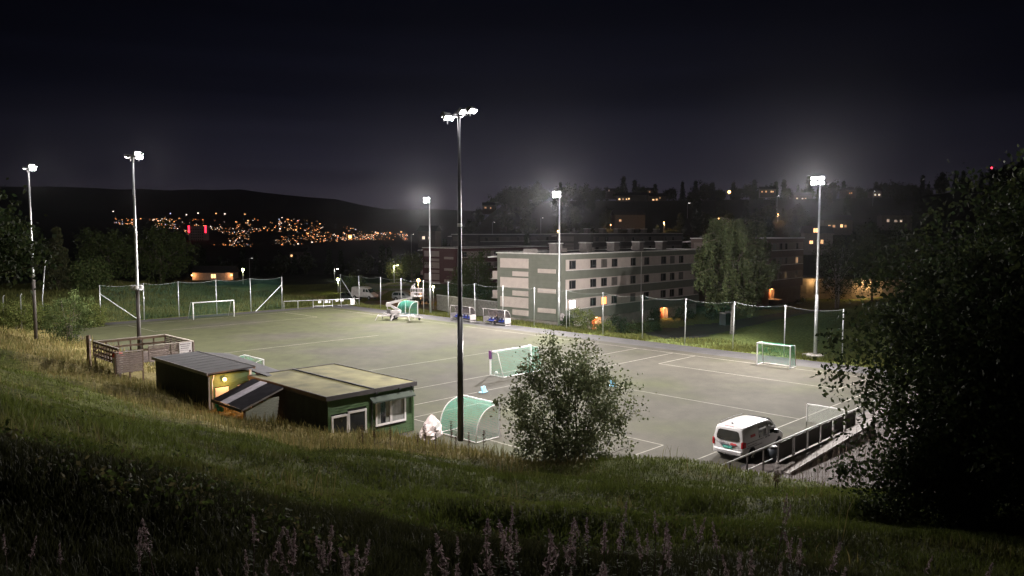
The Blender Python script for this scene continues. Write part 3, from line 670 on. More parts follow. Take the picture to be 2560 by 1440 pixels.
q.build('tarpaulin', M('pink_white_tarp', (.56, .47, .47), .6, var=.25, scale=2.5, bump=.8, bscale=6), t)
q = MB(); q.slab([(-.62, -.66, .62), (-.22, -.72, .80), (-.30, -.66, 1.02), (-.70, -.60, .84)], (-.3, -1, .2), .02); q.build('paper_label', white, t)
for (a_, b_, lab, rz) in ((40.3, -43.0, 'small pale blue training block on the line left of the bush', .3), (49.3, -37.4, 'small pale blue training block just right of the bush', 1.1)):
    t = thing('training_block', lab, 'marker', P(a_, b_, .018), PH + rz, 'blue training blocks on the pitch')
    for k in range(3):
        q = MB(); q.slab([(-.30 + k * .19, -.18, 0), (-.16 + k * .19, -.18, 0), (-.06 + k * .19, .0, .42), (-.18 + k * .19, .0, .42)], (.0, 1, .1), .14); q.build('fin', M('pale_blue_plastic', (.20, .45, .62), .5), t)
    q = MB(); q.box(-.36, .36, -.22, .24, -.002, .03); q.build('base', M('pale_blue_plastic', (.20, .45, .62)), t)

# ---------------------------------------------------------------- apartment blocks
ROT = math.radians(48)
def block(label, corner, z0, wallc, bandc, basec, length, endlen, mods, lit=(), doors=(), detail=True, chim=True, power=1.0):
    """local x runs along the window front, local y along the end wall; outside is -y and -x"""
    t = thing('apartment_block', label, 'building', (corner.x, corner.y, z0), ROT)
    zt = 11.0
    B = bandc; nm = label[:8]
    wall = M('wall_' + nm, wallc, .8, var=.08, scale=1.0); band = M('panel_' + nm, bandc, .75, var=.08, scale=1.2)
    base = M('plinth_' + nm, basec, .85, var=.2, scale=1.0)
    q = MB(); q.box(.06, length, .06, endlen, 1.9, zt); q.build('wall', wall, t)
    dx = sorted(doors); q = MB(); x = .35
    for d in dx:
        q.box(x, d - 1.15, .35, endlen - .3, -1.2, 1.9); x = d + 1.15
        q.box(d - 1.15, d + 1.15, 1.6, endlen - .3, -1.2, 1.9)
    q.box(x, length - .3, .35, endlen - .3, -1.2, 1.9); q.build('plinth', base, t)
    roofm = M('flat_roof', (.03, .03, .034), .85)
    q = MB(); q.box(.2, length - .2, .2, endlen - .2, zt, zt + .03); q.build('roof', roofm, t)
    tr = M('roof_trim', (.60, .57, .56), .6)
    for x0, x1, y0, y1 in ((-.10, length + .1, -.10, .2), (-.10, length + .1, endlen - .2, endlen + .1), (-.10, .2, .2, endlen - .2), (length - .2, length + .1, .2, endlen - .2)):
        q = MB(); q.box(x0, x1, y0, y1, zt - .02, zt + .14); q.build('roof_trim', tr, t)
    # horizontal cladding boards of the end wall and front (joint lines a little proud)
    rows_ = [8.85, 6.15, 3.47]                              # underside of each window band
    for r_, zb in enumerate(rows_):
        q = MB(); q.box(1.0, length - .4, .0, .055, zb, zb + 1.42); q.build('window_band', band, t)
        q = MB(); q.box(.96, length - .36, -.05, .0, zb - .07, zb); q.build('band_sill', tr, t)
    winm = M('window_frame_dark', (.10, .09, .085), .6)
    for r_, zb in enumerate(rows_):
        for c_, (x0, x1) in enumerate(mods):
            w_ = bpy.data.objects.new('window', None); COL.objects.link(w_); w_.parent = t; w_.empty_display_size = .1
            q = MB(); xm = x0 + (x1 - x0) * .36
            for u0, u1, v0, v1 in ((x0, x0 + .07, 0, 1.2), (x1 - .07, x1, 0, 1.2), (xm - .035, xm + .035, .07, 1.13), (x0 + .07, x1 - .07, 0, .07), (x0 + .07, x1 - .07, 1.13, 1.2)):
                q.box(u0, u1, -.035, -.001, zb + .10 + v0, zb + .10 + v1)
            q.build('frame', winm, w_)
            mt = glassd
            k = (r_, c_)
            if k in lit: mt = E('lit_' + lit[k][0], lit[k][1], lit[k][2])
            elif (r_ * 7 + c_ * 3) % 5 == 1: mt = M('curtained_glass', (.10, .09, .085), .3)
            q = MB(); q.box(x0 + .07, x1 - .07, -.012, -.0015, zb + .17, zb + 1.23); q.build('pane', mt, w_)
    # end wall panels: y from the corner
    for y0, y1, z0_, z1_ in ((5.85, 11.15, 8.95, 10.30), (5.85, 11.15, 6.15, 7.58), (5.85, 11.15, 3.36, 4.82),
                             (5.85, 8.8, 7.82, 8.48), (5.85, 8.8, 5.05, 5.75), (5.85, 8.8, 2.30, 3.05), (.95, 4.1, 8.42, 8.98), (.95, 4.1, 5.70, 6.28), (.95, 4.1, 2.98, 3.58)):
        if y1 > endlen: continue
        q = MB(); q.box(-.03, .055, y0, y1, z0_, z1_); q.build('end_panel', band, t)
    if detail:
        jl = M('joint_' + nm, tuple(c * .72 for c in wallc), .8)
        for z in np.arange(2.3, 10.9, .52):
            q = MB(); q.box(.045, .058, .1, endlen, z, z + .02); q.build('cladding_joint', jl, t)
    for zb in (8.35, 5.55, 2.75):
        q = MB(); q.box(.6, 6.0, endlen + .02, endlen + 1.45, zb - 1.05, zb); q.box(.45, 6.2, endlen + .02, endlen + 1.5, zb - 1.17, zb - 1.06); q.build('balcony', band, t)
    q = MB(); q.slab([(-.2, endlen + .12, 10.45), (6.4, endlen + .12, 10.45), (6.4, endlen + 1.6, 10.3), (-.2, endlen + 1.6, 10.3)], (0, 0, 1), .15); q.build('canopy', tr, t)
    if chim:
        for k, x in enumerate(np.arange(5.0, length - 2, 7.2)):
            q = MB(); q.box(x, x + 1.3, 4.8, 6.2, zt + .031, zt + 1.35); c_ = q.build('chimney', M('chimney_brick', (.13, .115, .11), .85), t)
            q = MB(); q.box(x - .12, x + 1.42, 4.68, 6.32, zt + 1.351, zt + 1.45); q.build('chimney_cap', tr, c_)
        for x in np.arange(2.6, length - 2, 7.0):
            q = MB(); q.box(x, x + 1.2, 7.4, 9.0, zt + .031, zt + .6); q.build('roof_vent', base, t)
    for d in dx:                                            # lit entrance porch
        po = bpy.data.objects.new('porch', None); COL.objects.link(po); po.parent = t; po.empty_display_size = .1
        cream = M('cream_porch', (.62, .52, .42), .7)
        q = MB(); q.box(d - 1.14, d - .40, .9, .96, .02, 1.88); q.box(d + .46, d + 1.14, .9, .96, .02, 1.88); q.build('side_panel', cream, po)
        q = MB(); q.box(d - .38, d + .44, .86, .93, .03, 1.86); dd = q.build('door', M('brown_red_door', (.28, .09, .045), .5), po)
        q = MB(); q.box(d + .30, d + .35, .81, .86, .85, 1.1); q.build('handle', galv, dd)
        q = MB(); q.box(d - 1.3, d + 1.3, -1.4, 1.6, -.05, .01); q.build('step', M('concrete', (.26, .24, .225)), po)
        q = MB(); q.cyl((d, .35, 1.80), (d, .35, 1.87), .12, 12); q.build('ceiling_lamp', E('porch_lamp', (1, .55, .2), 20), po)
        lamp('porch_light', po, (d, .30, 1.62), 250 * power, (1.0, .42, .15), 'POINT', .06)
    return t
def tcol(px, C):                                           # distance along a window front seen at picture column px
    k = (px - 1280) / F; return (k * C.y - C.x) / (math.cos(ROT) - k * math.sin(ROT))
C1 = Vector((6.6, 103.0, 0))
mods = [(tcol(1220 + u / 4.74, C1), tcol(1220 + v / 4.74, C1)) for u, v in ((962, 1040), (1213, 1283), (1342, 1410), (1466, 1533), (1690, 1750), (1850, 1910), (2050, 2110), (2157, 2210), (2262, 2313), (2443, 2500))]
G = block('grey green apartment block with pale window bands beside the pitch', C1, -1.62, (.142, .147, .124), (.44, .375, .35), (.27, .24, .225), 38.0, 11.8, mods,
      lit={(2, 0): ('white_room', (1, .98, .96), 5.0), (2, 2): ('orange_room', (1.0, .42, .14), 2.2)}, doors=(tcol(1497, C1), tcol(1667, C1)))
xj = tcol(1602, C1)
q = MB(); q.box(xj, xj + .14, -.09, -.052, 1.9, 10.95); q.build('drainpipe', M('roof_trim', (.60, .57, .56)), G)
q = MB(); q.cyl((.0, -.15, 2.6), (.0, -.20, 2.6), .55, 20); q.build('satellite_dish', M('dish', (.40, .36, .37), .5), G)
C2 = at(1140, 580, 180); C2.z = 0
mods2 = [(x, x + 1.5) for x in (2.0, 7.5, 10.2, 12.9, 18.0, 22.0, 27.0, 30.0)]
block('dark maroon apartment block behind the boom lift', C2, -2.45, (.060, .022, .027), (.24, .195, .19), (.10, .09, .09), 34.0, 11.8, mods2, detail=False, chim=False)
C3 = Vector((41.4, 132.7, 0))
block('dim brown apartment block to the right of the weeping birch', C3, 0.2, (.105, .078, .068), (.17, .135, .125), (.15, .12, .10), 23.0, 11.8,
      [(1.5, 2.9), (4.6, 5.7), (8.6, 9.9), (11.4, 12.6), (13.8, 15.0), (19.0, 20.2)], lit={(2, 1): ('warm_small', (1.0, .6, .3), .5), (1, 5): ('warm_small', (1.0, .6, .3), .5)}, doors=(9.2,), detail=False, chim=False, power=.8)
C4 = at(1478, 580, 205); C4.z = 0
block('far dark apartment block seen just above the roof of the green block', C4, .9, (.08, .075, .075), (.15, .135, .13), (.12, .11, .11), 48.0, 11.8, [(x, x + 1.4) for x in np.arange(2, 46, 4.4)], detail=False, chim=True)
C5 = at(1195, 580, 238); C5.z = 0
block('dark flat roofed block far behind the maroon one', C5, .6, (.05, .045, .05), (.08, .07, .07), (.08, .07, .07), 50.0, 11.8, [(x, x + 1.4) for x in np.arange(3, 46, 5)], detail=False, chim=False)
# garden wall between the blocks
t = thing('concrete_wall', 'long pale concrete wall sloping down behind the dugouts', 'wall', at(1092, 760, 138), 0)
o_ = t.location; q = MB()
def wpt(px, py, D): return at(px, py, D) - o_
A_, B_, Cc, Dd = wpt(1092, 738, 138), wpt(1255, 757, 118), wpt(1255, 790, 118), wpt(1092, 790, 138)
q.slab([A_, B_, Cc, Dd], (.7, .7, 0), .3); q.build('wall_face', concrete, t)
q = MB(); q.bar(A_ + Vector((.1, .1, .05)), B_ + Vector((.1, .1, .05)), .42, .10); q.build('coping', M('roof_trim', (.6, .57, .56)), t)
t = thing('garage', 'low pale garage lit at the foot of the hill right of the brown block', 'building', at(2080, 725, 160), -.3)
q = MB(); q.box(-9, 14, 0, 6, -2, 2.3); q.build('wall', M('pale_render', (.36, .30, .22), .85), t)
q = MB(); q.box(-9.3, 14.3, -.4, 6.3, 2.31, 2.6); q.build('roof', M('flat_roof', (.03, .03, .034)), t)
for k in range(5):
    q = MB(); q.box(-8 + k * 4.4, -5 + k * 4.4, -.05, -.002, -.8, 1.7); q.build('garage_door', M('garage_door', (.22, .19, .15), .7), t)
q = MB(); q.cyl((6.5, -.5, 1.9), (6.5, -.5, 2.2), .18, 10); q.build('wall_lamp', E('porch_lamp', (1, .55, .2), 20), t)
lamp('garage_light', t, (6.5, -1.0, 1.7), 700, (1.0, .62, .28), 'POINT', .1)
lamp('garage_light', t, (-4, -1.0, 1.7), 120, (1.0, .62, .28), 'POINT', .1)

# ---------------------------------------------------------------- vans
def loft_body(stations, rear_tilt=.10):
    """stations: (x, half width, sill z, belt z, top z, roof half width); returns a closed smooth body mesh"""
    mb = MB(); n_ = 0; vs = []
    for i, (x, w, zs, zb, zt_, wr) in enumerate(stations):
        sec = [(-w * .94, zs), (-w, zs + .18), (-w * 1.01, (zs + zb) / 2), (-w, zb), (-(w + (wr - w) * .55), zb + (zt_ - zb) * .62), (-wr, zt_ - .10), (-wr * .86, zt_ - .02), (0, zt_),
               (wr * .86, zt_ - .02), (wr, zt_ - .10), (w + (wr - w) * .55, zb + (zt_ - zb) * .62), (w, zb), (w * 1.01, (zs + zb) / 2), (w, zs + .18), (w * .94, zs)]
        n_ = len(sec)
        for y, z in sec: vs.append((x + (rear_tilt * max(0, z - .95) if i < 2 else 0), y, z))
    k = len(stations)
    fs = [(i * n_ + j, i * n_ + (j + 1) % n_, (i + 1) * n_ + (j + 1) % n_, (i + 1) * n_ + j) for i in range(k - 1) for j in range(n_)]
    fs = [f[::-1] for f in fs] + [tuple(range(n_)), tuple(range((k - 1) * n_, k * n_))[::-1]]
    mb.add(vs, fs); return mb
def bilin(pts_x, vals, x): return float(np.interp(x, pts_x, vals))
def van(label, loc, rz, st, paint, wheels, side_wins, rear=None, front=None, extras=None, cat='van', group=None, name='parked_van', wr=.34):
    t = thing(name, label, cat, loc, rz, group)
    bd = loft_body(st).build('body', paint, t, True)
    mod = bd.modifiers.new('bevel', 'SUBSURF'); mod.levels = mod.render_levels = 2
    xs = [s[0] for s in st]
    def side(x, z):
        w = bilin(xs, [s[1] for s in st], x); zb = bilin(xs, [s[3] for s in st], x); zt_ = bilin(xs, [s[4] for s in st], x); wr_ = bilin(xs, [s[5] for s in st], x)
        return w if z < zb else w + (wr_ - w) * min(1, (z - zb) / (zt_ - zb) * .9)
    def sidepoly(nm, pts, mat, s, off=.010, parent=t):
        m = MB(); v = [(x, s * (side(x, z) + off), z) for x, z in pts]; m.slab(v, (0, -s, 0), .02); return m.build(nm, mat, parent)
    for s in (-1, 1):
        for w_ in side_wins: sidepoly('side_window', w_, glassd, s)
        for wx in wheels:
            y = s * (bilin(xs, [q_[1] for q_ in st], wx) - .12); wh = bpy.data.objects.new('wheel', None); COL.objects.link(wh); wh.parent = t; wh.location = (wx, y, wr); wh.empty_display_size = .1
            m = MB(); an = [math.pi * k / 14 for k in range(15)]; ra = wr + .075
            m.slab([(wx + ra * math.cos(u), s * (abs(y) + .127), wr + ra * math.sin(u)) for u in an] + [(wx - ra, s * (abs(y) + .127), wr - .1), (wx + ra, s * (abs(y) + .127), wr - .1)], (0, -s, 0), .05); m.build('wheel_arch', blackm, t)
            m = MB(); m.tube([(0, -.12, 0), (0, -.09, 0), (0, .09, 0), (0, .12, 0)], [wr * .93, wr, wr, wr * .93], 22); ty = m.build('tyre', rubber, wh)
            ty.location = (0, s * .045, 0)
            m = MB(); m.cyl((0, s * .13, 0), (0, s * .168, 0), wr * .62, 18); rm = m.build('rim', M('rim_dark', (.06, .06, .065), .4), wh)
            for k in range(5):
                u = 2 * math.pi * k / 5; m = MB(); m.bar((0, s * .175, 0), (wr * .6 * math.cos(u), s * .172, wr * .6 * math.sin(u)), .055, .02); m.build('spoke', M('alloy', (.55, .54, .53), .35, .5), rm)
    if extras: extras(t, side, sidepoly)
    return t
whitep = M('white_car_paint', (.50, .485, .50), .28, var=.03, spec=.5)
stV = [(-2.44, .80, .40, 1.02, 1.72, .66), (-2.40, .91, .33, 1.02, 1.84, .76), (-2.2, .95, .27, 1.02, 1.90, .80), (-1.0, .955, .25, 1.02, 1.935, .82), (.4, .955, .25, 1.02, 1.92, .82), (.95, .955, .25, 1.02, 1.84, .79),
       (1.35, .955, .25, 1.02, 1.58, .76), (1.78, .95, .26, .98, 1.20, .72), (2.2, .92, .30, .86, 1.05, .66), (2.44, .82, .36, .76, .90, .58), (2.50, .66, .42, .66, .76, .5)]
def near_van(t, side, sidepoly):
    red = M('red_lens', (.30, .012, .015), .2); redp = M('red_print', (.55, .07, .08), .5); pr = M('grey_print', (.16, .14, .16), .6); teal = M('plate_green', (.03, .34, .27), .5)
    m = MB(); m.slab([(-2.42 + .10 * (z - .95), y, z) for y, z in ((-.66, 1.16), (-.52, 1.10), (.52, 1.10), (.66, 1.16), (.68, 1.32), (.60, 1.60), (.5, 1.66), (-.5, 1.66), (-.60, 1.60), (-.68, 1.32))], (-1, 0, .1), .035); m.build('rear_window', glassd, t)
    for s in (-1, 1):
        m = MB(); m.slab([(-2.36, s * .885, .78), (-2.36, s * .885, 1.16), (-2.36, s * .80, 1.10), (-2.36, s * .80, .80)], (-1, 0, 0), .10); m.build('tail_light', red, t)
        m = MB(); m.slab([(-2.42, s * .90, .80), (-2.42, s * .90, 1.14), (-2.22, s * .945, 1.10), (-2.22, s * .945, .84)], (0, s, 0), .03); m.build('tail_light', red, t)
        m = MB(); m.box(1.02, 1.22, s * 1.05 - .11, s * 1.05 + .11, 1.05, 1.25); m.build('mirror', blackm, t)
        m = MB(); m.tube([(-1.9, s * .74, 1.93), (-.6, s * .76, 1.975), (.5, s * .74, 1.95)], .018, 6); m.build('roof_rail', whitep, t)
        m = MB(); m.slab([(2.42, s * .45, .72), (2.38, s * .74, .74), (2.30, s * .78, .86), (2.40, s * .5, .82)], (1, 0, .3), .03); m.build('headlight', M('headlamp', (.6, .6, .62), .15), t)
    m = MB(); m.box(-2.475, -2.445, -.26, .26, .70, .82); pl_ = m.build('number_plate', teal, t)
    for k in range(7):
        if k == 2: continue
        m = MB(); m.box(-2.479, -2.476, -.21 + k * .062, -.175 + k * .062, .725, .795); m.build('plate_mark', M('plate_pale', (.30, .55, .48)), pl_)
    m = MB(); m.box(-2.480, -2.43, -.42, .42, .835, .865); m.build('grab_bar', M('dark_blue_grey', (.05, .06, .08)), t)
    m = MB(); m.box(-2.50, -2.30, -.84, .84, .36, .62); bp_ = m.build('bumper', whitep, t); bv = bp_.modifiers.new('b', 'BEVEL'); bv.width = .07; bv.segments = 3
    for z, w_ in ((.515, .70), (.45, .62)):
        m = MB(); m.box(-2.507, -2.501, -w_, w_, z, z + .018); m.build('bumper_groove', pr, t)
    # the red badge, dark lettering lines and small marks on the tailgate and flank
    m = MB(); m.box(-2.462, -2.446, -.52, -.16, .90, .99); m.box(-2.462, -2.446, -.30, -.24, .99, 1.02); m.build('red_badge', redp, t)
    for z, y0, y1 in ((1.02, .20, .50), (.975, .18, .52), (.93, .10, .52), (.885, .22, .50), (.86, -.70, -.54), (.73, -.72, -.60), (.985, .60, .70)):
        y = y0; m = MB()
        while y < y1:
            w_ = R.uniform(.02, .06); m.box(-2.458, -2.446, y, min(y + w_, y1), z - .009, z + .009); y += w_ + .015
        m.build('lettering', pr, t)
    m = MB(); m.box(-2.458, -2.446, -.02, .06, .93, 1.0); m.build('grey_emblem', M('print_grey2', (.38, .35, .38)), t)
    for s in (-1, 1):
        sidepoly('side_badge', [(-1.62, 1.26), (-1.10, 1.26), (-1.10, 1.40), (-1.62, 1.40)], redp, s)
        sidepoly('white_panel', [(-.62, 1.12), (-.22, 1.12), (-.22, 1.34), (-.62, 1.34)], M('panel_white', (.62, .60, .62)), s, .016)
        sidepoly('door_rail', [(-2.1, .995), (-.2, .995), (-.2, 1.02), (-2.1, 1.02)], M('rail_dark', (.10, .09, .10)), s)
        for u0, u1, z, hh in ((-2.0, -1.0, .84, .025), (-.95, -.2, .86, .05)):
            sidepoly('lettering', [(u0, z), (u1, z), (u1, z + hh), (u0, z + hh)], pr if u0 < -1 else M('panel_white', (.62, .60, .62)), s)
        x = -2.05
        while x < -.35:
            w_ = R.uniform(.06, .16); sidepoly('lettering', [(x, .72), (x + w_, .72), (x + w_, .77), (x, .77)], pr, s); x += w_ + .04
        for x in (-.02, .34): sidepoly('door_handle', [(x, .98), (x + .17, .98), (x + .17, 1.02), (x, 1.02)], blackm, s, .03)
        sidepoly('sill_strip', [(-1.2, .28), (1.3, .28), (1.3, .34), (-1.2, .34)], blackm, s)
        for x in (-.66, .30):
            sidepoly('door_gap', [(x, .36), (x + .012, .36), (x + .012, 1.75), (x, 1.75)], pr, s, .004)
    m = MB(); m.slab([(1.02, -.66, 1.82), (1.02, .66, 1.82), (1.74, .70, 1.26), (1.74, -.70, 1.26)], (.6, 0, .8), .03); m.build('windscreen', glassd, t)
    m = MB(); m.slab([(-2.02, -.015, 1.93), (-1.84, -.015, 1.93), (-2.02, -.015, 2.03)], (0, 1, 0), .03); m.build('roof_antenna', blackm, t)
    m = MB(); m.box(-2.30, -2.26, -.26, .26, 1.84, 1.868); m.build('brake_light', M('grey_print2', (.3, .1, .1)), t)
    m = MB(); m.tube([(-2.5, .05, .34), (-2.58, .05, .36), (-2.58, .05, .44)], .025, 8); m.build('tow_hook', blackm, t)
van('white van with red badges parked on the near right pitch line', P(39.85, -20.55, .016), PH, stV, whitep, (-1.50, 1.62),
    [[(-.72, 1.10), (.16, 1.10), (.22, 1.66), (-.68, 1.66)], [(.40, 1.10), (1.36, 1.10), (1.02, 1.60), (.46, 1.66)]], extras=near_van)
stT = [(-2.7, .86, .45, 1.1, 2.30, .80), (-2.6, .96, .40, 1.1, 2.42, .88), (0, .98, .40, 1.1, 2.46, .90), (.9, .98, .40, 1.1, 2.38, .86), (1.25, .97, .40, 1.1, 2.05, .80), (1.85, .95, .42, 1.05, 1.25, .78), (2.5, .90, .45, .95, 1.08, .72), (2.72, .74, .5, .8, .9, .6)]
def cream_front(t, side, sidepoly):
    m = MB(); m.slab([(1.32, -.72, 2.0), (1.32, .72, 2.0), (1.84, .76, 1.34), (1.84, -.76, 1.34)], (.7, 0, .6), .05); m.build('windscreen', glassd, t)
    m = MB(); m.box(2.66, 2.76, -.7, .7, .45, .62); m.build('bumper', M('grey_print', (.16, .14, .16)), t)
    for s in (-1, 1):
        m = MB(); m.box(2.58, 2.70, min(s * .42, s * .68), max(s * .42, s * .68), .78, .94); m.build('headlight', M('headlamp', (.6, .6, .62)), t)
van('tall white van parked nose right behind the far fence', at(912, 748, 146), math.radians(-28), stT, M('cream_paint', (.48, .45, .44), .35), (-1.65, 1.75),
    [[(.35, 1.45), (.8, 1.45), (.8, 2.0), (.35, 2.0)], [(.95, 1.45), (1.55, 1.45), (1.2, 2.0), (.95, 2.0)]], extras=cream_front)
stS = [(-2.3, .76, .45, .98, 1.40, .6), (-2.2, .88, .38, .98, 1.66, .68), (-1.2, .9, .36, .98, 1.72, .72), (.2, .9, .36, .98, 1.70, .70), (.9, .9, .36, .98, 1.22, .7), (1.8, .88, .38, .92, 1.05, .7), (2.25, .72, .45, .8, .88, .58)]
van('silver estate car parked behind the boom lift and the green net', at(1012, 752, 140), math.radians(-20), stS, M('silver_paint', (.26, .26, .27), .35, .3), (-1.35, 1.4),
    [[(-2.0, 1.05), (-.9, 1.05), (-.9, 1.5), (-1.85, 1.5)], [(-.8, 1.05), (.55, 1.05), (.1, 1.5), (-.8, 1.5)]], cat='car', name='parked_car')
van('dark car with orange lit bonnet parked below the street lamp', at(1056, 757, 146), math.radians(-70), stS, M('dark_car_paint', (.06, .05, .05), .35), (-1.35, 1.4),
    [[(-2.0, 1.05), (-.9, 1.05), (-.9, 1.5), (-1.85, 1.5)], [(-.8, 1.05), (.55, 1.05), (.1, 1.5), (-.8, 1.5)]], cat='car', name='parked_car')
van('black car in the shade beside the tall white van', at(878, 752, 150), math.radians(-30), stS, M('black_car_paint', (.02, .02, .022), .3), (-1.35, 1.4),
    [[(-2.0, 1.05), (-.9, 1.05), (-.9, 1.5), (-1.85, 1.5)], [(-.8, 1.05), (.55, 1.05), (.1, 1.5), (-.8, 1.5)]], cat='car', name='parked_car')

# ---------------------------------------------------------------- boom lift
liftw = M('lift_paint', (.36, .335, .34), .4, var=.10)
LF = thing('boom_lift', 'white trailer boom lift with raised basket standing on outriggers', 'lift', gp(982, 799, 0) + Vector((0, 0, .016)), math.radians(-9))
def lbar(nm, p, q, w, h=None, mat=liftw, par=LF): m = MB(); m.bar(p, q, w, h); return m.build(nm, mat, par)
lbar('chassis', (-.9, 0, .55), (2.6, 0, .50), .45, .26); lbar('drawbar', (2.6, 0, .48), (4.3, 0, .34), .18, .16)
for s in (-1, 1):
    lbar('outrigger_arm', (-.4, s * .25, .62), (-1.75, s * 1.3, .66), .16, .20); lbar('outrigger_leg', (-1.75, s * 1.3, .68), (-2.1, s * 1.45, .0), .10)
    lbar('outrigger_arm', (1.9, s * .2, .58), (2.7, s * 1.25, .55), .14, .18); lbar('outrigger_leg', (2.7, s * 1.25, .55), (2.85, s * 1.35, .0), .10)
    wh = bpy.data.objects.new('wheel', None); COL.objects.link(wh); wh.parent = LF; wh.location = (.2, s * .72, .40); wh.empty_display_size = .1
    m = MB(); m.tube([(0, -.11, 0), (0, -.08, 0), (0, .08, 0), (0, .11, 0)], [.36, .40, .40, .36], 18); m.build('tyre', rubber, wh)
    m = MB(); m.cyl((0, -.12, 0), (0, .12, 0), .22, 14); m.build('rim', liftw, wh)
lbar('outrigger_leg', (.35, -1.15, .75), (.2, -1.45, .0), .17); lbar('outrigger_arm', (.35, -.2, .7), (.35, -1.15, .72), .16, .2)
m = MB(); m.cyl((3.9, -.06, .17), (3.9, .06, .17), .17, 14); m.build('jockey_wheel', rubber, LF); lbar('jockey_stem', (3.9, 0, .2), (3.9, 0, .6), .06)
m = MB(); m.tube([(.3, 0, .68), (.3, 0, .9)], .5, 18); m.build('slew_ring', liftw, LF)
m = MB(); m.box(-.2, 1.15, -.38, .38, .9, 1.32); bx = m.build('turret', liftw, LF); bv = bx.modifiers.new('b', 'BEVEL'); bv.width = .06; bv.segments = 2
m = MB(); m.box(-.75, -.28, -.3, .3, .85, 1.45); m.build('power_pack', M('dark_box', (.06, .055, .06), .6), LF)
lbar('lower_link', (1.05, .14, 1.30), (-.55, .14, 2.02), .12, .22); lbar('lower_link', (1.05, -.14, 1.42), (-.50, -.14, 2.22), .12, .16); lbar('lift_ram', (.8, 0, 1.2), (-.2, 0, 1.78), .10, .10, galv)
m = MB(); m.box(-.9, -.3, -.24, .24, 1.85, 2.45); m.build('knuckle', liftw, LF); lbar('tail_rail', (-.85, .2, 1.0), (-.85, .2, 2.4), .08)
lbar('upper_boom', (-.45, 0, 2.32), (1.5, 0, 2.82), .26, .36); lbar('inner_boom', (1.4, 0, 2.80), (2.75, 0, 3.14), .20, .27)
m = MB(); m.slab([(1.35, -.136, 2.66), (2.2, -.136, 2.88), (2.2, -.136, 3.02), (1.35, -.136, 2.80)], (0, -1, 0), .01); m.build('green_decal', M('decal', (.32, .42, .18)), LF)
m = MB(); m.box(2.68, 2.92, -.16, .16, 2.95, 3.4); m.build('basket_mount', galv, LF)
BK = bpy.data.objects.new('basket', None); COL.objects.link(BK); BK.parent = LF; BK.location = (2.78, 0, 3.3); BK.empty_display_size = .1
m = MB(); m.box(0, 1.5, -.42, .42, 0, .10); m.build('floor', liftw, BK)
for x in (.03, .5, 1.0, 1.47):
    for s in (-.4, .4): lbar('upright', (x, s, .1), (x, s, 1.12), .05, None, liftw, BK)
for z in (.6, 1.14):
    for s in (-.4, .4): lbar('rail', (-.02, s, z), (1.52, s, z), .055, .07, liftw, BK)
    for x in (.0, 1.5): lbar('rail', (x, -.4, z), (x, .4, z), .05, .06, liftw, BK)
m = MB(); m.box(.02, .34, -.36, .36, .14, .55); m.build('kick_panel', liftw, BK)
m = MB(); m.box(.05, .5, -.28, .28, 1.18, 1.38); m.build('control_box', liftw, BK)
m = MB(); m.tube([(.08, 0, 1.38), (.2, 0, 1.55), (.42, 0, 1.62), (.5, 0, 1.85)], [.10, .09, .08, .05], 8); m.build('hose_loop', liftw, BK)

# ---------------------------------------------------------------- dugouts with blue seats
perspex = M('tinted_perspex', (.16, .13, .135), .25, var=.1, alpha=.55)
dgf = M('dugout_frame', (.30, .28, .28), .5)
seatb = M('blue_seat', (.022, .045, .30), .45)
def dugout(label, a, b, seats=6):
    t = thing('dugout', label, 'dugout', P(a, b, .01), RB)          # local x along the touchline, y away from the pitch
    W = 4.1; prof = [(-.25, 2.12), (.25, 2.08), (.68, 1.88), (.98, 1.45), (1.08, .95)]
    for x in (0, W):
        m = MB(); m.tube([(x, y, z) for y, z in prof], .035, 8); m.tube([(x, 1.08, .95), (x, 1.08, 0)], .035, 8); m.build('hoop', dgf, t, True)
        m = MB(); m.tube([(x, 0, 0), (x, -.02, 2.1)], .045, 8); m.build('front_post', dgf, t, True)
        m = MB(); m.box(x - .02, x + .02, .05, 1.05, .28, 1.02); m.build('side_panel', M('pale_panel', (.36, .33, .33), .6), t)
        m = MB(); m.box(x - .03, x + .03, 0, 1.08, .02, .14); m.build('foot_bar', dgf, t)
    m = MB()
    for (y0, z0), (y1, z1) in zip(prof, prof[1:]): m.slab([(.04, y0, z0), (W - .04, y0, z0), (W - .04, y1, z1), (.04, y1, z1)], (0, -.3, -1) if z0 > 1.9 else (0, -1, -.2), .008)
    m.build('canopy', perspex, t)
    for y, z in (prof[0], prof[2], prof[4]):
        m = MB(); m.tube([(0, y, z + .02), (W, y, z + .02)], .032, 8); m.build('purlin', dgf, t)
    m = MB(); m.box(.03, W - .03, 1.05, 1.08, .1, .95); m.build('back_panel', M('brown_back', (.14, .115, .11), .7), t)
    m = MB(); m.bar((.1, .62, .40), (W - .1, .62, .40), .06); m.build('seat_rail', galv, t)
    for k in range(seats):
        x = .38 + k * (W - .76) / (seats - 1); s = bpy.data.objects.new('seat', None); COL.objects.link(s); s.parent = t; s.location = (x, .62, .43); s.empty_display_size = .1
        m = MB(); m.slab([(-.21, -.22, .0), (.21, -.22, .0), (.21, .18, .0), (-.21, .18, .0)], (0, 0, 1), .05); m.build('seat_pan', seatb, s)
        m = MB(); m.slab([(-.21, .18, .02), (.21, .18, .02), (.19, .26, .40), (-.19, .26, .40)], (0, -1, 0), .04); m.build('seat_back', seatb, s)
        m = MB(); m.slab([(-.10, .225, .26), (.10, .225, .26), (.09, .25, .45), (-.09, .25, .45)], (0, -1, 0), .05); m.build('seat_badge', white, s)
    return t
dugout('left dugout with tinted curved roof and empty blue seats', 70.7, -82.2)
dugout('right dugout where a person in black is sitting', 70.9, -75.6)
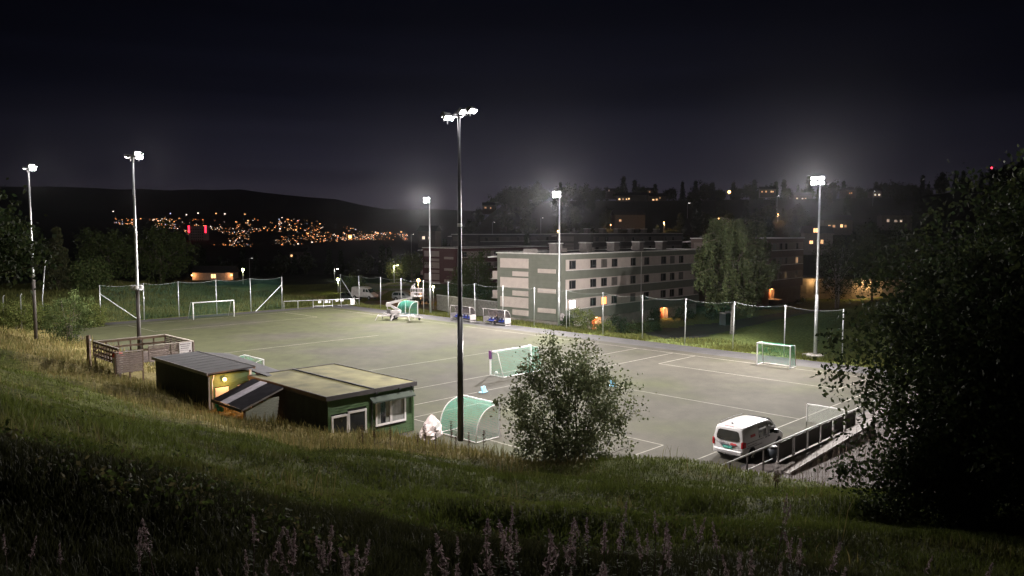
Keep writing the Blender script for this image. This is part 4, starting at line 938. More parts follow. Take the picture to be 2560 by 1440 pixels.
# seated person in dark clothes
def skin_person(name, label, loc, rz):
    t = thing(name, label, 'person', loc, rz)
    J = dict(pel=(0, 0, .52), sp=(0, .04, .72), ch=(0, .0, .96), nk=(0, -.06, 1.10), hd=(0, -.12, 1.24), sl=(-.20, 0, 1.02), sr=(.20, 0, 1.02), el=(-.27, -.16, .80), er=(.27, -.16, .80), wl=(-.14, -.42, .66), wr=(.14, -.42, .66),
             hl=(-.10, 0, .50), hr=(.10, 0, .50), kl=(-.15, -.44, .50), kr=(.15, -.44, .50), al=(-.15, -.42, .09), ar=(.16, -.46, .09), tl=(-.16, -.60, .04), tr=(.17, -.64, .04))
    rad = dict(pel=.15, sp=.13, ch=.15, nk=.06, hd=.10, sl=.07, sr=.07, el=.05, er=.05, wl=.04, wr=.04, hl=.10, hr=.10, kl=.075, kr=.075, al=.05, ar=.05, tl=.04, tr=.04)
    ks = list(J); ed = [('pel', 'sp'), ('sp', 'ch'), ('ch', 'nk'), ('nk', 'hd'), ('ch', 'sl'), ('sl', 'el'), ('el', 'wl'), ('ch', 'sr'), ('sr', 'er'), ('er', 'wr'), ('pel', 'hl'), ('hl', 'kl'), ('kl', 'al'), ('al', 'tl'), ('pel', 'hr'), ('hr', 'kr'), ('kr', 'ar'), ('ar', 'tr')]
    me = bpy.data.meshes.new('body'); me.from_pydata([J[k] for k in ks], [(ks.index(a_), ks.index(b_)) for a_, b_ in ed], [])
    o = link('body', me, t); me.materials.append(M('black_clothes', (.016, .015, .018), .85))
    md = o.modifiers.new('skin', 'SKIN'); sv = me.skin_vertices[0].data
    for i, k in enumerate(ks): sv[i].radius = (rad[k], rad[k]); sv[i].use_root = (k == 'pel')
    sb = o.modifiers.new('sub', 'SUBSURF'); sb.levels = sb.render_levels = 2
    skin = M('skin', (.42, .27, .21), .6)
    m = MB(); m.ball((0, -.155, 1.245), .082, 10, 8, (.9, .9, 1.15)); m.build('face', skin, t, True)
    m = MB(); m.ball((0, -.10, 1.275), .105, 10, 8, (.95, 1.0, 1.05)); m.build('hair', M('dark_hair', (.02, .016, .014), .7), t, True)
    for s in (-1, 1):
        m = MB(); m.tube([(s * .14, -.42, .66), (s * .10, -.50, .63), (s * .05, -.55, .61)], [.04, .045, .025], 8)
        for f in range(4): m.tube([(s * (.115 - .022 * f), -.50, .635), (s * (.09 - .022 * f), -.565, .62), (s * (.08 - .022 * f), -.59, .59)], [.011, .010, .007], 6)
        m.tube([(s * .14, -.46, .66), (s * .14, -.52, .67)], [.013, .009], 6); m.build('hand', skin, t, True)
    return t
skin_person('person', 'person in black clothes sitting forward in the right dugout', P(71.35, -73.35, .02), RB)

# ---------------------------------------------------------------- railing and screens at the near right corner
t = thing('spectator_railing', 'white topped railing with grey screen panels behind the near right line', 'railing', P(32.5, -18.3, .015), PH)
L_ = 21.0
m = MB(); m.tube([(-1.5, 0, 1.2), (L_, 0, 1.2)], .05, 10); m.build('top_rail', white, t, True)
m = MB(); m.tube([(0, 0, .42), (5.6, 0, .42)], .03, 8); m.build('lower_rail', white, t)
for k, x in enumerate(np.arange(-.6, L_, 1.72)):
    m = MB(); m.box(x - .035, x + .035, -.04, .04, -.1, 1.15); m.build('post', M('grey_post', (.055, .048, .045), .7), t)
scr = M('grey_screen', (.085, .080, .075), .7, var=.15)
for x0, x1 in ((6.35, 7.9), (8.25, 9.65), (10.0, 11.4), (11.75, 13.2), (13.6, 15.0), (15.4, 16.9)):
    m = MB(); m.box(x0, x1, -.02, .02, .18, 1.12); m.build('screen_panel', scr, t)
    m = MB(); m.box(x0 - .05, x0, -.03, .03, .10, 1.14); m.build('panel_frame', M('grey_post', (.055, .048, .045)), t)
m = MB(); m.box(6.2, L_, -.09, .09, .02, .10); m.build('bottom_board', M('dull_board', (.17, .15, .145), .8), t)
t = thing('ramp', 'sloping pale timber ramp in front of the grey screens', 'ramp', P(37.4, -17.35, .02), PH)
m = MB(); m.slab([(0, -.35, .0), (12, -.35, .55), (12, .4, .55), (0, .4, .0)], (0, 0, 1), .06); m.build('ramp_deck', M('dull_board', (.17, .15, .145)), t)
for x in (3, 6, 9, 11.8):
    m = MB(); m.box(x - .05, x + .05, -.32, .38, -.02, x * .0458 - .01); m.build('trestle', greywood, t)
m = MB(); m.bar((0, -.38, .10), (12, -.38, .65), .05, .12); m.build('edge_board', M('grey_edge', (.26, .235, .23), .7), t)
t = thing('kerb_rail', 'low rusty rail crossing the gravel at the lower right', 'rail', P(36.5, -12.6, .02), PH)
m = MB(); m.tube([(0, 0, .32), (14, 0, .32)], .035, 8); m.build('rail', M('rusty_rail', (.20, .12, .09), .7), t)
for x in (.3, 4.5, 9, 13.5):
    m = MB(); m.tube([(x, 0, -.05), (x, 0, .32)], .03, 8); m.build('stub_post', galv, t)
t = thing('round_bin', 'small dark bin with white lid strapped to the railing', 'bin', P(39.0, -18.75, .02), PH)
m = MB(); m.tube([(0, 0, 0), (0, 0, .75)], [.22, .27], 16); m.build('drum', M('blue_black', (.03, .035, .045), .5), t, True)
m = MB(); m.tube([(0, 0, .75), (0, 0, .82)], [.29, .26], 16); m.build('lid', blackm, t, True)

# ---------------------------------------------------------------- street lamps, houses and other distant things
def street_lamp(label, px, py, D, zb, col, power, head='ball', group=None, size=.2, es=30):
    p = at(px, py, D); t = thing('street_lamp', label, 'street lamp', (p.x, p.y, zb), 0, group); h = p.z - zb
    m = MB(); m.tube([(0, 0, 0), (0, 0, h - .05)], [.07, .045], 8); m.build('post', galv, t, True)
    if head == 'ball':
        m = MB(); m.ball((0, 0, h + size * .6), size); m.build('globe', E('lamp_%s' % label[:14], col, es), t, True)
    else:
        m = MB(); m.tube([(0, 0, h - .05), (.15, 0, h + .05), (.9, 0, h + .12)], .04, 8); m.build('arm', galv, t, True)
        m = MB(); m.box(.55, 1.15, -.13, .13, h + .07, h + .17); m.build('head', headm, t)
        m = MB(); m.box(.62, 1.10, -.10, .10, h + .02, h + .066); m.build('lens', E('lamp_%s' % label[:14], col, es), t)
    if power: lamp('street_lamp_light', t, (0, 0, h - .25), power, col, 'POINT', .15)
    return t
street_lamp('greenish glowing lamp left, on the rough field behind the far goal', 607, 676, 170, .9, (.95, 1.0, .45), 420, size=.28)
street_lamp('greenish glowing lamp by the corner railing', 845, 701, 155, .2, (.95, 1.0, .45), 420, size=.28)
street_lamp('white arm lamp above the corner railing', 836, 673, 200, -1, (1, .95, .85), 200, 'arm', es=25)
street_lamp('tall thin unlit-looking lamp post right of the lit house', 623, 646, 230, -2, (1, .95, .85), 0, 'arm', es=3)
street_lamp('orange lamp glowing behind the lift basket', 1046, 703, 150, -.8, (1.0, .45, .16), 1600, size=.28, es=45)
street_lamp('yellowish round lamp left of the dark maroon block', 1083, 719, 130, -.6, (1.0, .98, .55), 330, size=.22, es=12)
street_lamp('white headed unlit lamp in front of the green block', 1424, 757, 98, -.2, (.8, .6, .55), 30, size=.16, es=1.2)  # globe of the unlit lamp is given a faint glow and weak light
street_lamp('white lamp in the yellow lit tree by the maroon block', 985, 664, 185, -1, (1, .9, .6), 900, 'arm', es=25)
far = [(1719, 508, 420), (1943, 490, 430), (2183, 478, 440), (1231, 556, 330), (1352, 545, 330), (1028, 586, 300)]
for k, (px, py, D) in enumerate(far):
    p = at(px, py, D); street_lamp(('tall white road lamp standing above the pale far block', 'tall white road lamp left of the right-hand floodlight', 'tall white road lamp right of the right-hand floodlight', 'small road lamp above the maroon block', 'small road lamp left of the middle floodlight', 'small road lamp at the left end of the tree line')[k],
                px, py, D, hz(p.x, p.y) - .5, (1, .93, .85), 0, 'arm', 'road lamps on the hillside', es=22 if k < 3 else 8)
oran = [(1395, 578, 320, 'orange lamp lighting foliage behind the middle floodlight', 2600), (1527, 563, 380, 'orange lamp in trees left of the weeping birch', 900), (1660, 557, 330, 'orange lamp lighting bushes left of the weeping birch', 3000), (1797, 547, 360, 'orange lamp at the top of the weeping birch', 1800),
        (1945, 537, 390, 'orange lamp beside a lit wall right of the weeping birch', 3500), (1221, 588, 290, 'orange lamp above the maroon block', 400), (1823, 482, 600, 'large orange lamp on the right ridge', 0), (2026, 576, 300, 'small white lamp left of the right-hand floodlight pole', 0)]
for px, py, D, lab, pw in oran:
    p = at(px, py, D); g = min(hz(p.x, p.y), p.z - 3)
    street_lamp(lab, px, py, D, g, (1.0, .50, .15) if 'orange' in lab else (1, .95, .9), pw, size=.22 * D / 300 * (2.4 if D == 600 else 1), es=14)
t = thing('radio_mast', 'slim mast with a red beacon on the dark right ridge', 'mast', at(2477, 470, 700), 0)
for s in range(3):
    u = 2 * math.pi * s / 3; m = MB(); m.tube([(1.2 * math.cos(u), 1.2 * math.sin(u), -8), (.3 * math.cos(u), .3 * math.sin(u), 17)], .12, 5); m.build('leg', darksteel, t)
m = MB(); m.ball((0, 0, 18), .9); m.build('beacon', E('red_beacon', (1.0, .03, .06), 7), t, True)
# houses
def house(label, px, py, D, w, d, h, rz, wins, wallc=(.10, .085, .075), group=None, es=5, col=(1.0, .52, .22), name='hill_house'):
    p = at(px, py, D); t = thing(name, label, 'house', p, rz, group)
    m = MB(); m.box(-w / 2, w / 2, 0, d, -3, h); m.build('wall', M('house_wall_%.2f' % wallc[0], wallc, .85), t)
    m = MB(); m.add([(-w / 2 - .4, -.5, h), (w / 2 + .4, -.5, h), (w / 2 + .4, d + .5, h), (-w / 2 - .4, d + .5, h), (-w / 2 - .4, d / 2, h + d * .28), (w / 2 + .4, d / 2, h + d * .28)], [(0, 1, 5, 4), (2, 3, 4, 5), (1, 2, 5), (3, 0, 4), (0, 3, 2, 1)])
    m.build('roof', M('house_roof', (.03, .028, .03), .8), t)
    out = []
    for x0, x1, z0, z1 in wins:                            # every opening becomes a few separate windows
        x = x0
        while x < x1 - .5:
            w_ = R.uniform(.7, 1.3); out.append((x, min(x + w_, x1), z0 + .1, z0 + .1 + R.uniform(.9, 1.3))); x += w_ + R.uniform(.5, 2.2)
    wins = out
    for (x0, x1, z0, z1) in wins:
        m = MB(); e_ = es * R.choice((.35, .6, 1.0, 1.3)); m.box(x0, x1, -.06, -.01, z0, z1); wd_ = m.build('window', E('house_window_%.2f_%.2f' % (e_, col[1]), col, e_), t)
        m = MB(); m.box((x0 + x1) / 2 - .05, (x0 + x1) / 2 + .05, -.09, -.062, z0, z1); m.build('glazing_bar', blackm, wd_)
    return t
hs = house('low white bungalow with an orange lamp at each end, beyond the left field', 532, 697, 205, 10.5, 6, 1.6, .12, [(-.4, .9, .1, 1.2)], wallc=(.30, .24, .20), es=2.2, name='bungalow')
for x in (-5.2, 5.0):
    m = MB(); m.ball((x, -.5, 1.0), .17); m.build('wall_lamp', E('warm_bulb', (1.0, .50, .14), 10), hs, True)
    lamp('house_lamp_light', hs, (x * .97, -.8, 1.0), 220, (1.0, .45, .18), 'POINT', .1)
hl = [(1222, 525, 560, 9, 'lit house low on the skyline left of the middle floodlight', [(-3, -1, 1, 2.2), (1, 4, .8, 2.0)]),
      (1578, 500, 560, 22, 'long house with a row of lit windows on the ridge above the green block', [(-9, -3, 0, 1.6), (-2, 0, .3, 1.8)]),
      (1612, 500, 575, 16, 'house with wide lit windows beside the long one on the ridge', [(-6, 2, .2, 1.8), (4, 5.5, .4, 1.6)]),
      (1645, 502, 560, 12, 'rightmost lit house of the group on the ridge', [(-4, 0, .2, 2.2), (1, 4, 1.5, 2.8)]),
      (1625, 486, 640, 14, 'upper lit house in the group on the ridge', [(-4, 1, 1.5, 2.8), (4, 5.5, 1.2, 3)]),
      (1920, 484, 600, 12, 'lit house on the ridge between the birch and the right floodlight', [(-5, 1, .8, 2.6), (2, 4, .8, 2.4)]),
      (2008, 500, 560, 13, 'pinkish lit house just left of the right-hand floodlight', [(-5, -3, .4, 2.4), (-1, 4, .3, 2.4)]),
      (2128, 487, 600, 9, 'house with one square orange window right of the floodlight', [(-1.8, 2.2, .6, 3.2)]),
      (2193, 490, 560, 7, 'white lit house beside the right road lamp', [(-2, 2, .2, 3)]),
      (2095, 570, 330, 12, 'house with orange windows below the road, right of the floodlight pole', [(-4, 0, .2, 1.8), (1, 4, .2, 1.6)]),
      (2242, 558, 330, 12, 'house with a strip of pale windows above the dark trees', [(-4, -2.5, .4, 1.6), (-1, 4.5, .4, 1.5)]),
      (2450, 507, 420, 7, 'tiny lit house high on the right hillside', [(-2, 2, .3, 1.3)]),
      (2046, 612, 230, 8, 'house with a bright orange lit room behind the floodlight pole', [(-2.5, 1.5, .2, 2.4), (-1.5, .5, 3.6, 4.6)]),
      (2338, 553, 420, 5, 'small bright white lit cabin above the right-hand tree', [(-1, 1, .2, 2.2)]),
      (1066, 600, 300, 7, 'pale lit gable at the left end of the tree line', [(-1.6, 1.6, .2, 2.6)]),
      (1575, 556, 350, 14, 'dim grey house between the middle floodlight and the birch', [(-5, -4, .3, 1.2)]),
      (1540, 488, 620, 16, 'tall pale block on the ridge left of the lit houses', [(-6, -5, 3, 4)]),
      (745, 645, 420, 9, 'dark house with one warm lit gable in the valley', [(-4, -1, .4, 2.0)])]
for px, py, D, w, lab, wins in hl:
    house(lab, px, py, D, w, 8, 3.4, R.uniform(-.25, .25), wins, es=1.0 if 'dim' in lab or 'pale' in lab else 2.2, col=(1.0, .74, .55) if ('white' in lab or 'pale' in lab or 'pinkish' in lab) else (1.0, .55, .25), group='lit houses on the hillside')
# red lit slab tower across the valley
p = at(494, 600, 1500); t = thing('tower_block', 'slab tower with two red lit edges across the valley', 'building', p)
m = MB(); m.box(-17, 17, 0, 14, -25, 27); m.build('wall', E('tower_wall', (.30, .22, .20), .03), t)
for x in (-17.5, 15.0):
    m = MB(); m.box(x, x + 2.6, -1.2, -.1, 14, 28); m.build('red_light_strip', E('red_strip', (1.0, .02, .05), 5), t)
for r_ in range(6):
    for c_ in range(6):
        m = MB(); m.box(-12 + c_ * 4.2, -10 + c_ * 4.2, -.3, -.05, -6 + r_ * 5, -3.5 + r_ * 5); m.build('window', glassd, t)
# town lights on the far slope: the mass of them, and the brightest ones as houses of their own
rt = random.Random(21)
cl = [E('town_amber', (1.0, .45, .16), 3.6), E('town_orange', (1.0, .30, .08), 3.4), E('town_white', (1.0, .80, .66), 4.2), E('town_blue', (.62, .72, 1.0), 3.0)]
tm = MB()
def town_pt():
    u = rt.random()
    px = 284 + 735 * rt.random() ** .9; top = np.interp(px, [280, 420, 560, 700, 800, 900, 1000], [545, 545, 548, 542, 550, 575, 585]); bot = np.interp(px, [280, 460, 480, 600, 750, 880, 1000], [560, 575, 610, 618, 612, 600, 600])
    py = top + (bot - top) * rt.random() ** .8
    return px, py
def town_depth(py): return float(np.interp(py, [528, 541, 566, 597, 622], [4300, 3200, 2400, 1700, 1100])) * .97
N = 0
while N < 1050:
    px, py = town_pt()
    if vnoise(np.array([px / 38.]), np.array([py / 11.]), 31)[0] < -.12 and rt.random() < .85: continue
    D = town_depth(py); p = at(px, py, D); s = D / F * rt.choice((.26, .30, .36, .44, .6)); tm.mi = rt.choices((0, 1, 2, 3), (5, 4, 3, .7))[0]
    tm.box(p.x - s, p.x + s * rt.uniform(1, 2.2), p.y, p.y + s, p.z, p.z + s * 1.5); N += 1
stuff(tm.build('town_lights', cl))
proto = None
bright = [(283, 529), (426, 534), (466, 537), (495, 533), (540, 534), (562, 535), (612, 536), (655, 540), (720, 549), (745, 552), (800, 560), (660, 571), (700, 572), (740, 575), (770, 584), (820, 582), (845, 590), (480, 604), (530, 603), (575, 603), (625, 604), (660, 603), (705, 612), (745, 610), (780, 606), (590, 555), (620, 552), (396, 552), (350, 560), (330, 550), (975, 582), (945, 583), (1003, 580)]
for k, (px, py) in enumerate(bright):
    D = town_depth(py); p = at(px, py, D); s = D / F
    t = thing('far_house', 'tiny lit house twinkling in the town across the valley', 'house', p, rt.uniform(-.3, .3), 'lit houses in the far town')
    m = MB(); m.box(-2.2 * s, 2.2 * s, .2 * s, 3 * s, -2 * s, 1.6 * s); m.build('wall', hillm, t)
    m = MB(); m.add([(-2.6 * s, 0, 1.6 * s), (2.6 * s, 0, 1.6 * s), (2.6 * s, 3.2 * s, 1.6 * s), (-2.6 * s, 3.2 * s, 1.6 * s), (-2.6 * s, 1.6 * s, 2.8 * s), (2.6 * s, 1.6 * s, 2.8 * s)], [(0, 1, 5, 4), (2, 3, 4, 5), (1, 2, 5), (3, 0, 4), (0, 3, 2, 1)]); m.build('roof', hillm, t)
    m = MB(); w_ = rt.uniform(.9, 2.0); m.box(-w_ * s, w_ * s, 0, .18 * s, -.6 * s, 1.2 * s); m.build('window', cl[3 if k in (1,) else 2 if k in (0, 2, 17, 20, 24) else rt.choice((0, 0, 1, 2))], t)
p = at(875, 592, 1650); t = thing('far_lamp', 'bright orange lamp at the right end of the far town', 'street lamp', p)
m = MB(); m.ball((0, 0, 0), 3.6); m.build('globe', E('far_orange', (1.0, .42, .10), 9), t, True)
m = MB(); m.tube([(0, 0, -14), (0, 0, -3)], .4, 6); m.build('post', galv, t)

# ---------------------------------------------------------------- trees and shrubs
def leaf_mesh(name, C, size, rng, cols, parent, elong=1.7, mat=None, droop=0.0, w=.5):
    """one small folded leaf (two triangles) per centre"""
    n_ = len(C); C = np.asarray(C); d = rng.normal(size=(n_, 3)); d[:, 2] -= droop; d /= np.linalg.norm(d, axis=1)[:, None]
    e = rng.normal(size=(n_, 3)); e -= (e * d).sum(1)[:, None] * d; e /= np.linalg.norm(e, axis=1)[:, None]
    s = size * rng.uniform(.6, 1.35, (n_, 1)); nn = np.cross(d, e)
    p0 = C - d * s * elong * .5; p2 = C + d * s * elong * .5; p1 = C + e * s * w + nn * s * .12; p3 = C - e * s * w + nn * s * .12
    V = np.stack([p0, p1, p2, p3], 1).reshape(-1, 3); Q = np.arange(4 * n_).reshape(-1, 4)
    col = np.asarray(cols, float)[rng.randint(0, len(cols), n_)] * rng.uniform(.65, 1.35, (n_, 1))
    return np_mesh(name, V, quads=Q, mat=mat or LEAF, col=np.repeat(col, 4, 0), parent=parent)
def clump_points(rng, ncl, per, c, rad, sig, hollow=.35, flat=0.0):
    d = rng.normal(size=(ncl, 3)); d /= np.linalg.norm(d, axis=1)[:, None]
    r_ = hollow + (1 - hollow) * rng.uniform(0, 1, (ncl, 1)) ** .6
    lump = 1 + .22 * np.sin(d[:, :1] * 5 + rng.uniform(0, 6)) * np.cos(d[:, 1:2] * 4 + rng.uniform(0, 6)) + .15 * rng.normal(size=(ncl, 1)).clip(-1.2, 1.2)
    cc = np.array(c) + d * r_ * np.array(rad) * lump
    pts = np.repeat(cc, per, 0) + rng.normal(size=(ncl * per, 3)) * sig * rng.uniform(.5, 1.4, (ncl, 1)).repeat(per, 0)
    return cc, pts
def tree_parts(t, seed, h, c, rad, ncl, per, sig, leaf, cols, tr=.16, trunkmat=bark, limbs=12, stems=1, droop=.3, hollow=.35):
    rng = np.random.RandomState(seed); m = MB()
    cc, pts = clump_points(rng, ncl, per, c, rad, sig, hollow)
    for s in range(stems):
        ox, oy = (0, 0) if stems == 1 else (rng.uniform(-.4, .4), rng.uniform(-.4, .4))
        top = Vector((c[0] + rng.uniform(-.3, .3) + ox * 2.5, c[1] + oy * 2.5, c[2] + rad[2] * .7))
        k = [Vector((ox, oy, -.4)), Vector((ox * 1.2 + rng.uniform(-.1, .1), oy * 1.2, c[2] * .45)), Vector((ox * 2 + c[0] * .6, oy * 2 + c[1] * .6, c[2])), top]
        m.tube(k, [tr / (1 + .3 * (stems > 1)), tr * .8, tr * .45, tr * .12], 8)
    for i in range(limbs):
        q = Vector(cc[rng.randint(len(cc))]); z0 = rng.uniform(.25, .8) * c[2] + .1; p = Vector((c[0] * .5 * z0 / max(c[2], .1), c[1] * .5 * z0 / max(c[2], .1), z0)); mid = p.lerp(q, .5) + Vector((0, 0, .12 * (q - p).length))
        m.tube([p, mid, q], [tr * .38, tr * .24, tr * .07], 5)
    m.build('trunk', trunkmat, t, True)
    leaf_mesh('crown', pts, leaf, rng, cols, t, droop=droop)
    return cc
def conifer_parts(t, seed, h, r0, n_, leaf, cols):
    rng = np.random.RandomState(seed); m = MB(); m.tube([(0, 0, -.5), (0, 0, h * .5), (0, 0, h)], [r0 * .09, r0 * .06, .02], 7); m.build('trunk', bark, t, True)
    lay = 13; C = []
    for k in range(lay):
        z = h * (.12 + .86 * k / lay); r_ = r0 * (1 - k / lay) ** .85 * rng.uniform(.8, 1.15); nb = int(7 + 9 * (1 - k / lay))
        for j in range(nb):
            an = rng.uniform(0, 6.283); L = r_ * rng.uniform(.7, 1.1); u = rng.uniform(0, 1, (int(n_ / lay / nb) + 2, 1)) ** .7
            C.append(np.concatenate([np.cos(an) * L * u, np.sin(an) * L * u, z - .28 * L * u + .25 * (1 - u)], 1) + rng.normal(size=(len(u), 3)) * leaf * 1.1)
    leaf_mesh('crown', np.concatenate(C), leaf, rng, cols, t, droop=.6)
DG = [(.030, .042, .016), (.022, .034, .014), (.040, .050, .018)]            # dark broadleaf
MG = [(.050, .070, .022), (.038, .058, .018), (.062, .074, .026)]
YG = [(.085, .105, .028), (.070, .090, .024), (.100, .105, .032)]
CG = [(.020, .032, .016), (.026, .038, .018)]
def tree(name, label, x, y, z, **k):
    t = thing(name, label, k.pop('cat', 'tree'), (x, y, z), k.pop('rz', 0), k.pop('group', None)); tree_parts(t, **k); return t
# round bush on the crest in the middle
bx_, by_ = 2.50, 35.2
t = thing('round_bush', 'big round leafy bush standing dark against the pitch', 'bush', (bx_, by_, hz(bx_, by_) - .1), 0)
rng = np.random.RandomState(5); m = MB(); PT = []
cc, PT = clump_points(rng, 380, 50, (0, 0, 3.35), (2.85, 2.4, 3.30), .24, .42)
PT = PT[PT[:, 2] > .05]
for s in range(12):
    an = 2.4 * s; q = Vector((2.0 * math.sqrt((s + .5) / 12) * math.cos(an), 2.0 * math.sqrt((s + .5) / 12) * math.sin(an), 4.6 - .12 * s)); foot = Vector((.3 * math.cos(an), .3 * math.sin(an), -.3))
    m.tube([foot, foot.lerp(q, .5) + Vector((.15 * math.cos(an), .15 * math.sin(an), -.1)), q], [.055, .035, .008], 6)
for q in cc[::2]:
    q = Vector(q); b0 = Vector((q.x * .55, q.y * .55, max(.2, q.z * .72))); m.tube([b0, q], [.012, .004], 4)
m.build('stems', bark, t)
leaf_mesh('foliage', PT, .092, rng, [(.105, .125, .060), (.080, .100, .046), (.130, .138, .068)], t, elong=1.5)
# big dark tree at the right, close to the camera
tx_, ty_ = 14.5, 19.8
tree('dark_tree', 'huge dark tree filling the right side of the picture', tx_, ty_, hz(tx_, ty_) - .2, seed=11, h=9, c=(0, 0, 4.3), rad=(5.0, 4.2, 4.7), ncl=1500, per=80, sig=.33, leaf=.090, cols=DG, tr=.24, limbs=60, hollow=.15)
tree('dark_shrub', 'low black thicket under the left side of the huge dark tree', 10.9, 19.0, hz(10.9, 19.0) - .2, cat='bush', seed=16, h=3, c=(0, 0, 1.35), rad=(2.3, 1.5, 1.55), ncl=260, per=60, sig=.25, leaf=.075, cols=DG, tr=.07, limbs=20, stems=4, hollow=.1)
tree('dark_tree', 'dark tree behind the huge one, its top lit faintly above the right ridge', 25.0, 34.0, hz(25, 34) - .2, seed=13, h=12, c=(0, 0, 7.2), rad=(6.5, 5, 6.6), ncl=520, per=80, sig=.5, leaf=.15, cols=DG, tr=.25, limbs=40, hollow=.2)
# branches hanging in at the left edge
tree('leafy_tree', 'dark tree at the left edge with a few leaves caught by the light', -17.0, 23.2, hz(-17.0, 23.2) - .2, seed=14, h=8, c=(0, 0, 4.6), rad=(2.2, 2.2, 2.0), ncl=150, per=60, sig=.30, leaf=.10, cols=DG, tr=.16, limbs=24, hollow=.15)
# shrubs left
for (px, py, D, w, h, lab, cols, s) in ((172, 858, 84, 6.0, 6.0, 'large grey green shrub beside the wooden deck', MG, 21), (40, 815, 92, 5.0, 3.6, 'pale shrub at the left edge in front of the leaning pole', YG, 22), (95, 818, 96, 4.6, 3.8, 'light green shrub between the thin post and the leaning pole', YG, 23),
                                       (232, 812, 100, 3.2, 3.4, 'yellow green sapling at the left end of the far net', YG, 24)):
    p = at(px, py, D); tree('shrub', lab, p.x, p.y, hz(p.x, p.y) - .1, seed=s, h=h, c=(0, 0, h * .5), rad=(w * .46, w * .46, h * .46), ncl=110, per=60, sig=.30, leaf=.11, cols=cols, tr=.09, limbs=16, stems=3, cat='bush')
p = gp(236, 880, 1.3); t = thing('gate_post', 'dark timber post at the corner of the shrub and the deck', 'post', P(20.2, -69.2, .9)); m = MB(); m.box(-.12, .12, -.12, .12, -.3, 3.0); m.build('shaft', brownwood, t); m = MB(); m.ball((.14, 0, 2.6), .09); m.build('reflector', white, t)
# trees beyond the left field
for (px, pt, D, w, lab, kind, s) in ((268, 578, 165, 12.5, 'left one of the two broad dark trees behind the left mast', 0, 31), (398, 566, 168, 13.5, 'right one of the two broad dark trees behind the left mast', 0, 32), (30, 545, 150, 11, 'dark tree at the far left behind the shrubs', 0, 34), (215, 660, 140, 7, 'low tree between the conifer and the broad trees', 0, 35)):
    p = at(px, pt, D); g = hz(p.x, p.y); h = p.z - g
    tree('broad_tree', lab, p.x, p.y, g, seed=s, h=h, c=(0, 0, h * .55), rad=(w * .5, w * .5, h * .46), ncl=240, per=45, sig=.55, leaf=.24, cols=MG if px > 100 else DG, tr=.3, limbs=16, group='broad trees beyond the left field', hollow=.4)
p = at(140, 562, 136); g = hz(p.x, p.y); t = thing('spruce_tree', 'pointed spruce left of the broad trees', 'tree', (p.x, p.y, g)); conifer_parts(t, 33, p.z - g, 3.2, 9000, .20, [(.045, .045, .020), (.034, .040, .018)])
# weeping birch
bp_ = gp(1831, 834, 0); g = hz(bp_.x, bp_.y); t = thing('weeping_birch', 'tall weeping birch with white trunk on the lawn', 'tree', (bp_.x, bp_.y, g)); rng = np.random.RandomState(41)
lm = MB(); m = MB(); Ht = 14.2 - g; m.tube([(0, 0, -.3), (.05, 0, 2.5), (-.15, .1, 6), (.1, 0, 10), (.2, 0, Ht - .6)], [.36, .27, .21, .13, .03], 10); C = []
for k in range(120):
    z0 = rng.uniform(.26, .97) * Ht; an = rng.uniform(0, 6.283); f = z0 / Ht
    L = 4.9 * math.sin(math.pi * min(1, (f - .12) * 1.02)) ** .55 * rng.uniform(.45, 1.08); e = Vector((math.cos(an) * L, math.sin(an) * L, z0 + .10 * L)); b0 = Vector((0, 0, z0 - .25 * L)); mid = b0.lerp(e, .6) + Vector((0, 0, .25 * L))
    lm.tube([b0, mid, e], [.06, .035, .012], 5)
    for j in range(9):                                    # hanging strands
        q = mid.lerp(e, rng.uniform(0, 1.1)) + Vector((rng.uniform(-.35, .35), rng.uniform(-.35, .35), 0)); ln = rng.uniform(.8, 3.0) * (.5 + .6 * f); n_ = int(24 + ln * 17)
        u = rng.uniform(0, 1, (n_, 1)); C.append(np.array(q)[None] + np.concatenate([rng.normal(size=(n_, 2)) * .11, -u * ln], 1))
m.build('trunk', birchbark, t, True); lm.build('limbs', bark, t, True); C = np.concatenate(C); C = C[C[:, 2] > 1.6]
leaf_mesh('crown', C, .15, rng, [(.055, .070, .030), (.045, .060, .026), (.070, .078, .036)], t, droop=1.2)
# birches and dark trees at the foot of the right hill
for (px, pb, pt, D, w, lab, s, st, tm_) in ((2098, 752, 592, 132, 8.5, 'dark birch with two white trunks left of the big tree', 42, 2, birchbark), (2185, 745, 585, 140, 8, 'dark tree behind the two-trunked birch', 43, 1, bark), (2265, 735, 560, 128, 9, 'dark tree right of the two-trunked birch', 44, 1, bark), (1192, 780, 634, 136, 6.5, 'thin birch in front of the maroon block', 45, 2, birchbark), (1160, 770, 668, 140, 4.5, 'smaller birch left of the thin one by the maroon block', 46, 1, birchbark)):
    p = at(px, pt, D); g = hz(p.x, p.y); h = p.z - g
    tree('birch_tree' if tm_ is birchbark else 'broad_tree', lab, p.x, p.y, g, seed=s, h=h, c=(0, 0, h * .58), rad=(w * .5, w * .5, h * .40), ncl=190, per=42, sig=.5, leaf=.17, cols=DG if s < 45 else MG, tr=.22, trunkmat=tm_, limbs=14, stems=st, droop=.9)
p = at(985, 664, 186); g = hz(p.x, p.y); tree('broad_tree', 'small tree lit yellow by a lamp left of the maroon block', p.x + .5, p.y + 1.2, g, seed=47, h=5, c=(0, 0, (p.z - g) * .62), rad=(2.6, 2.2, 2.6), ncl=70, per=40, sig=.4, leaf=.2, cols=YG, tr=.12, limbs=8)
p = at(1030, 676, 188); g = hz(p.x, p.y); tree('broad_tree', 'dim bushy tree right of the yellow lit one', p.x, p.y, g, seed=48, h=5, c=(0, 0, 4.5), rad=(4.0, 3, 3.0), ncl=90, per=40, sig=.5, leaf=.22, cols=MG, tr=.15, limbs=8)
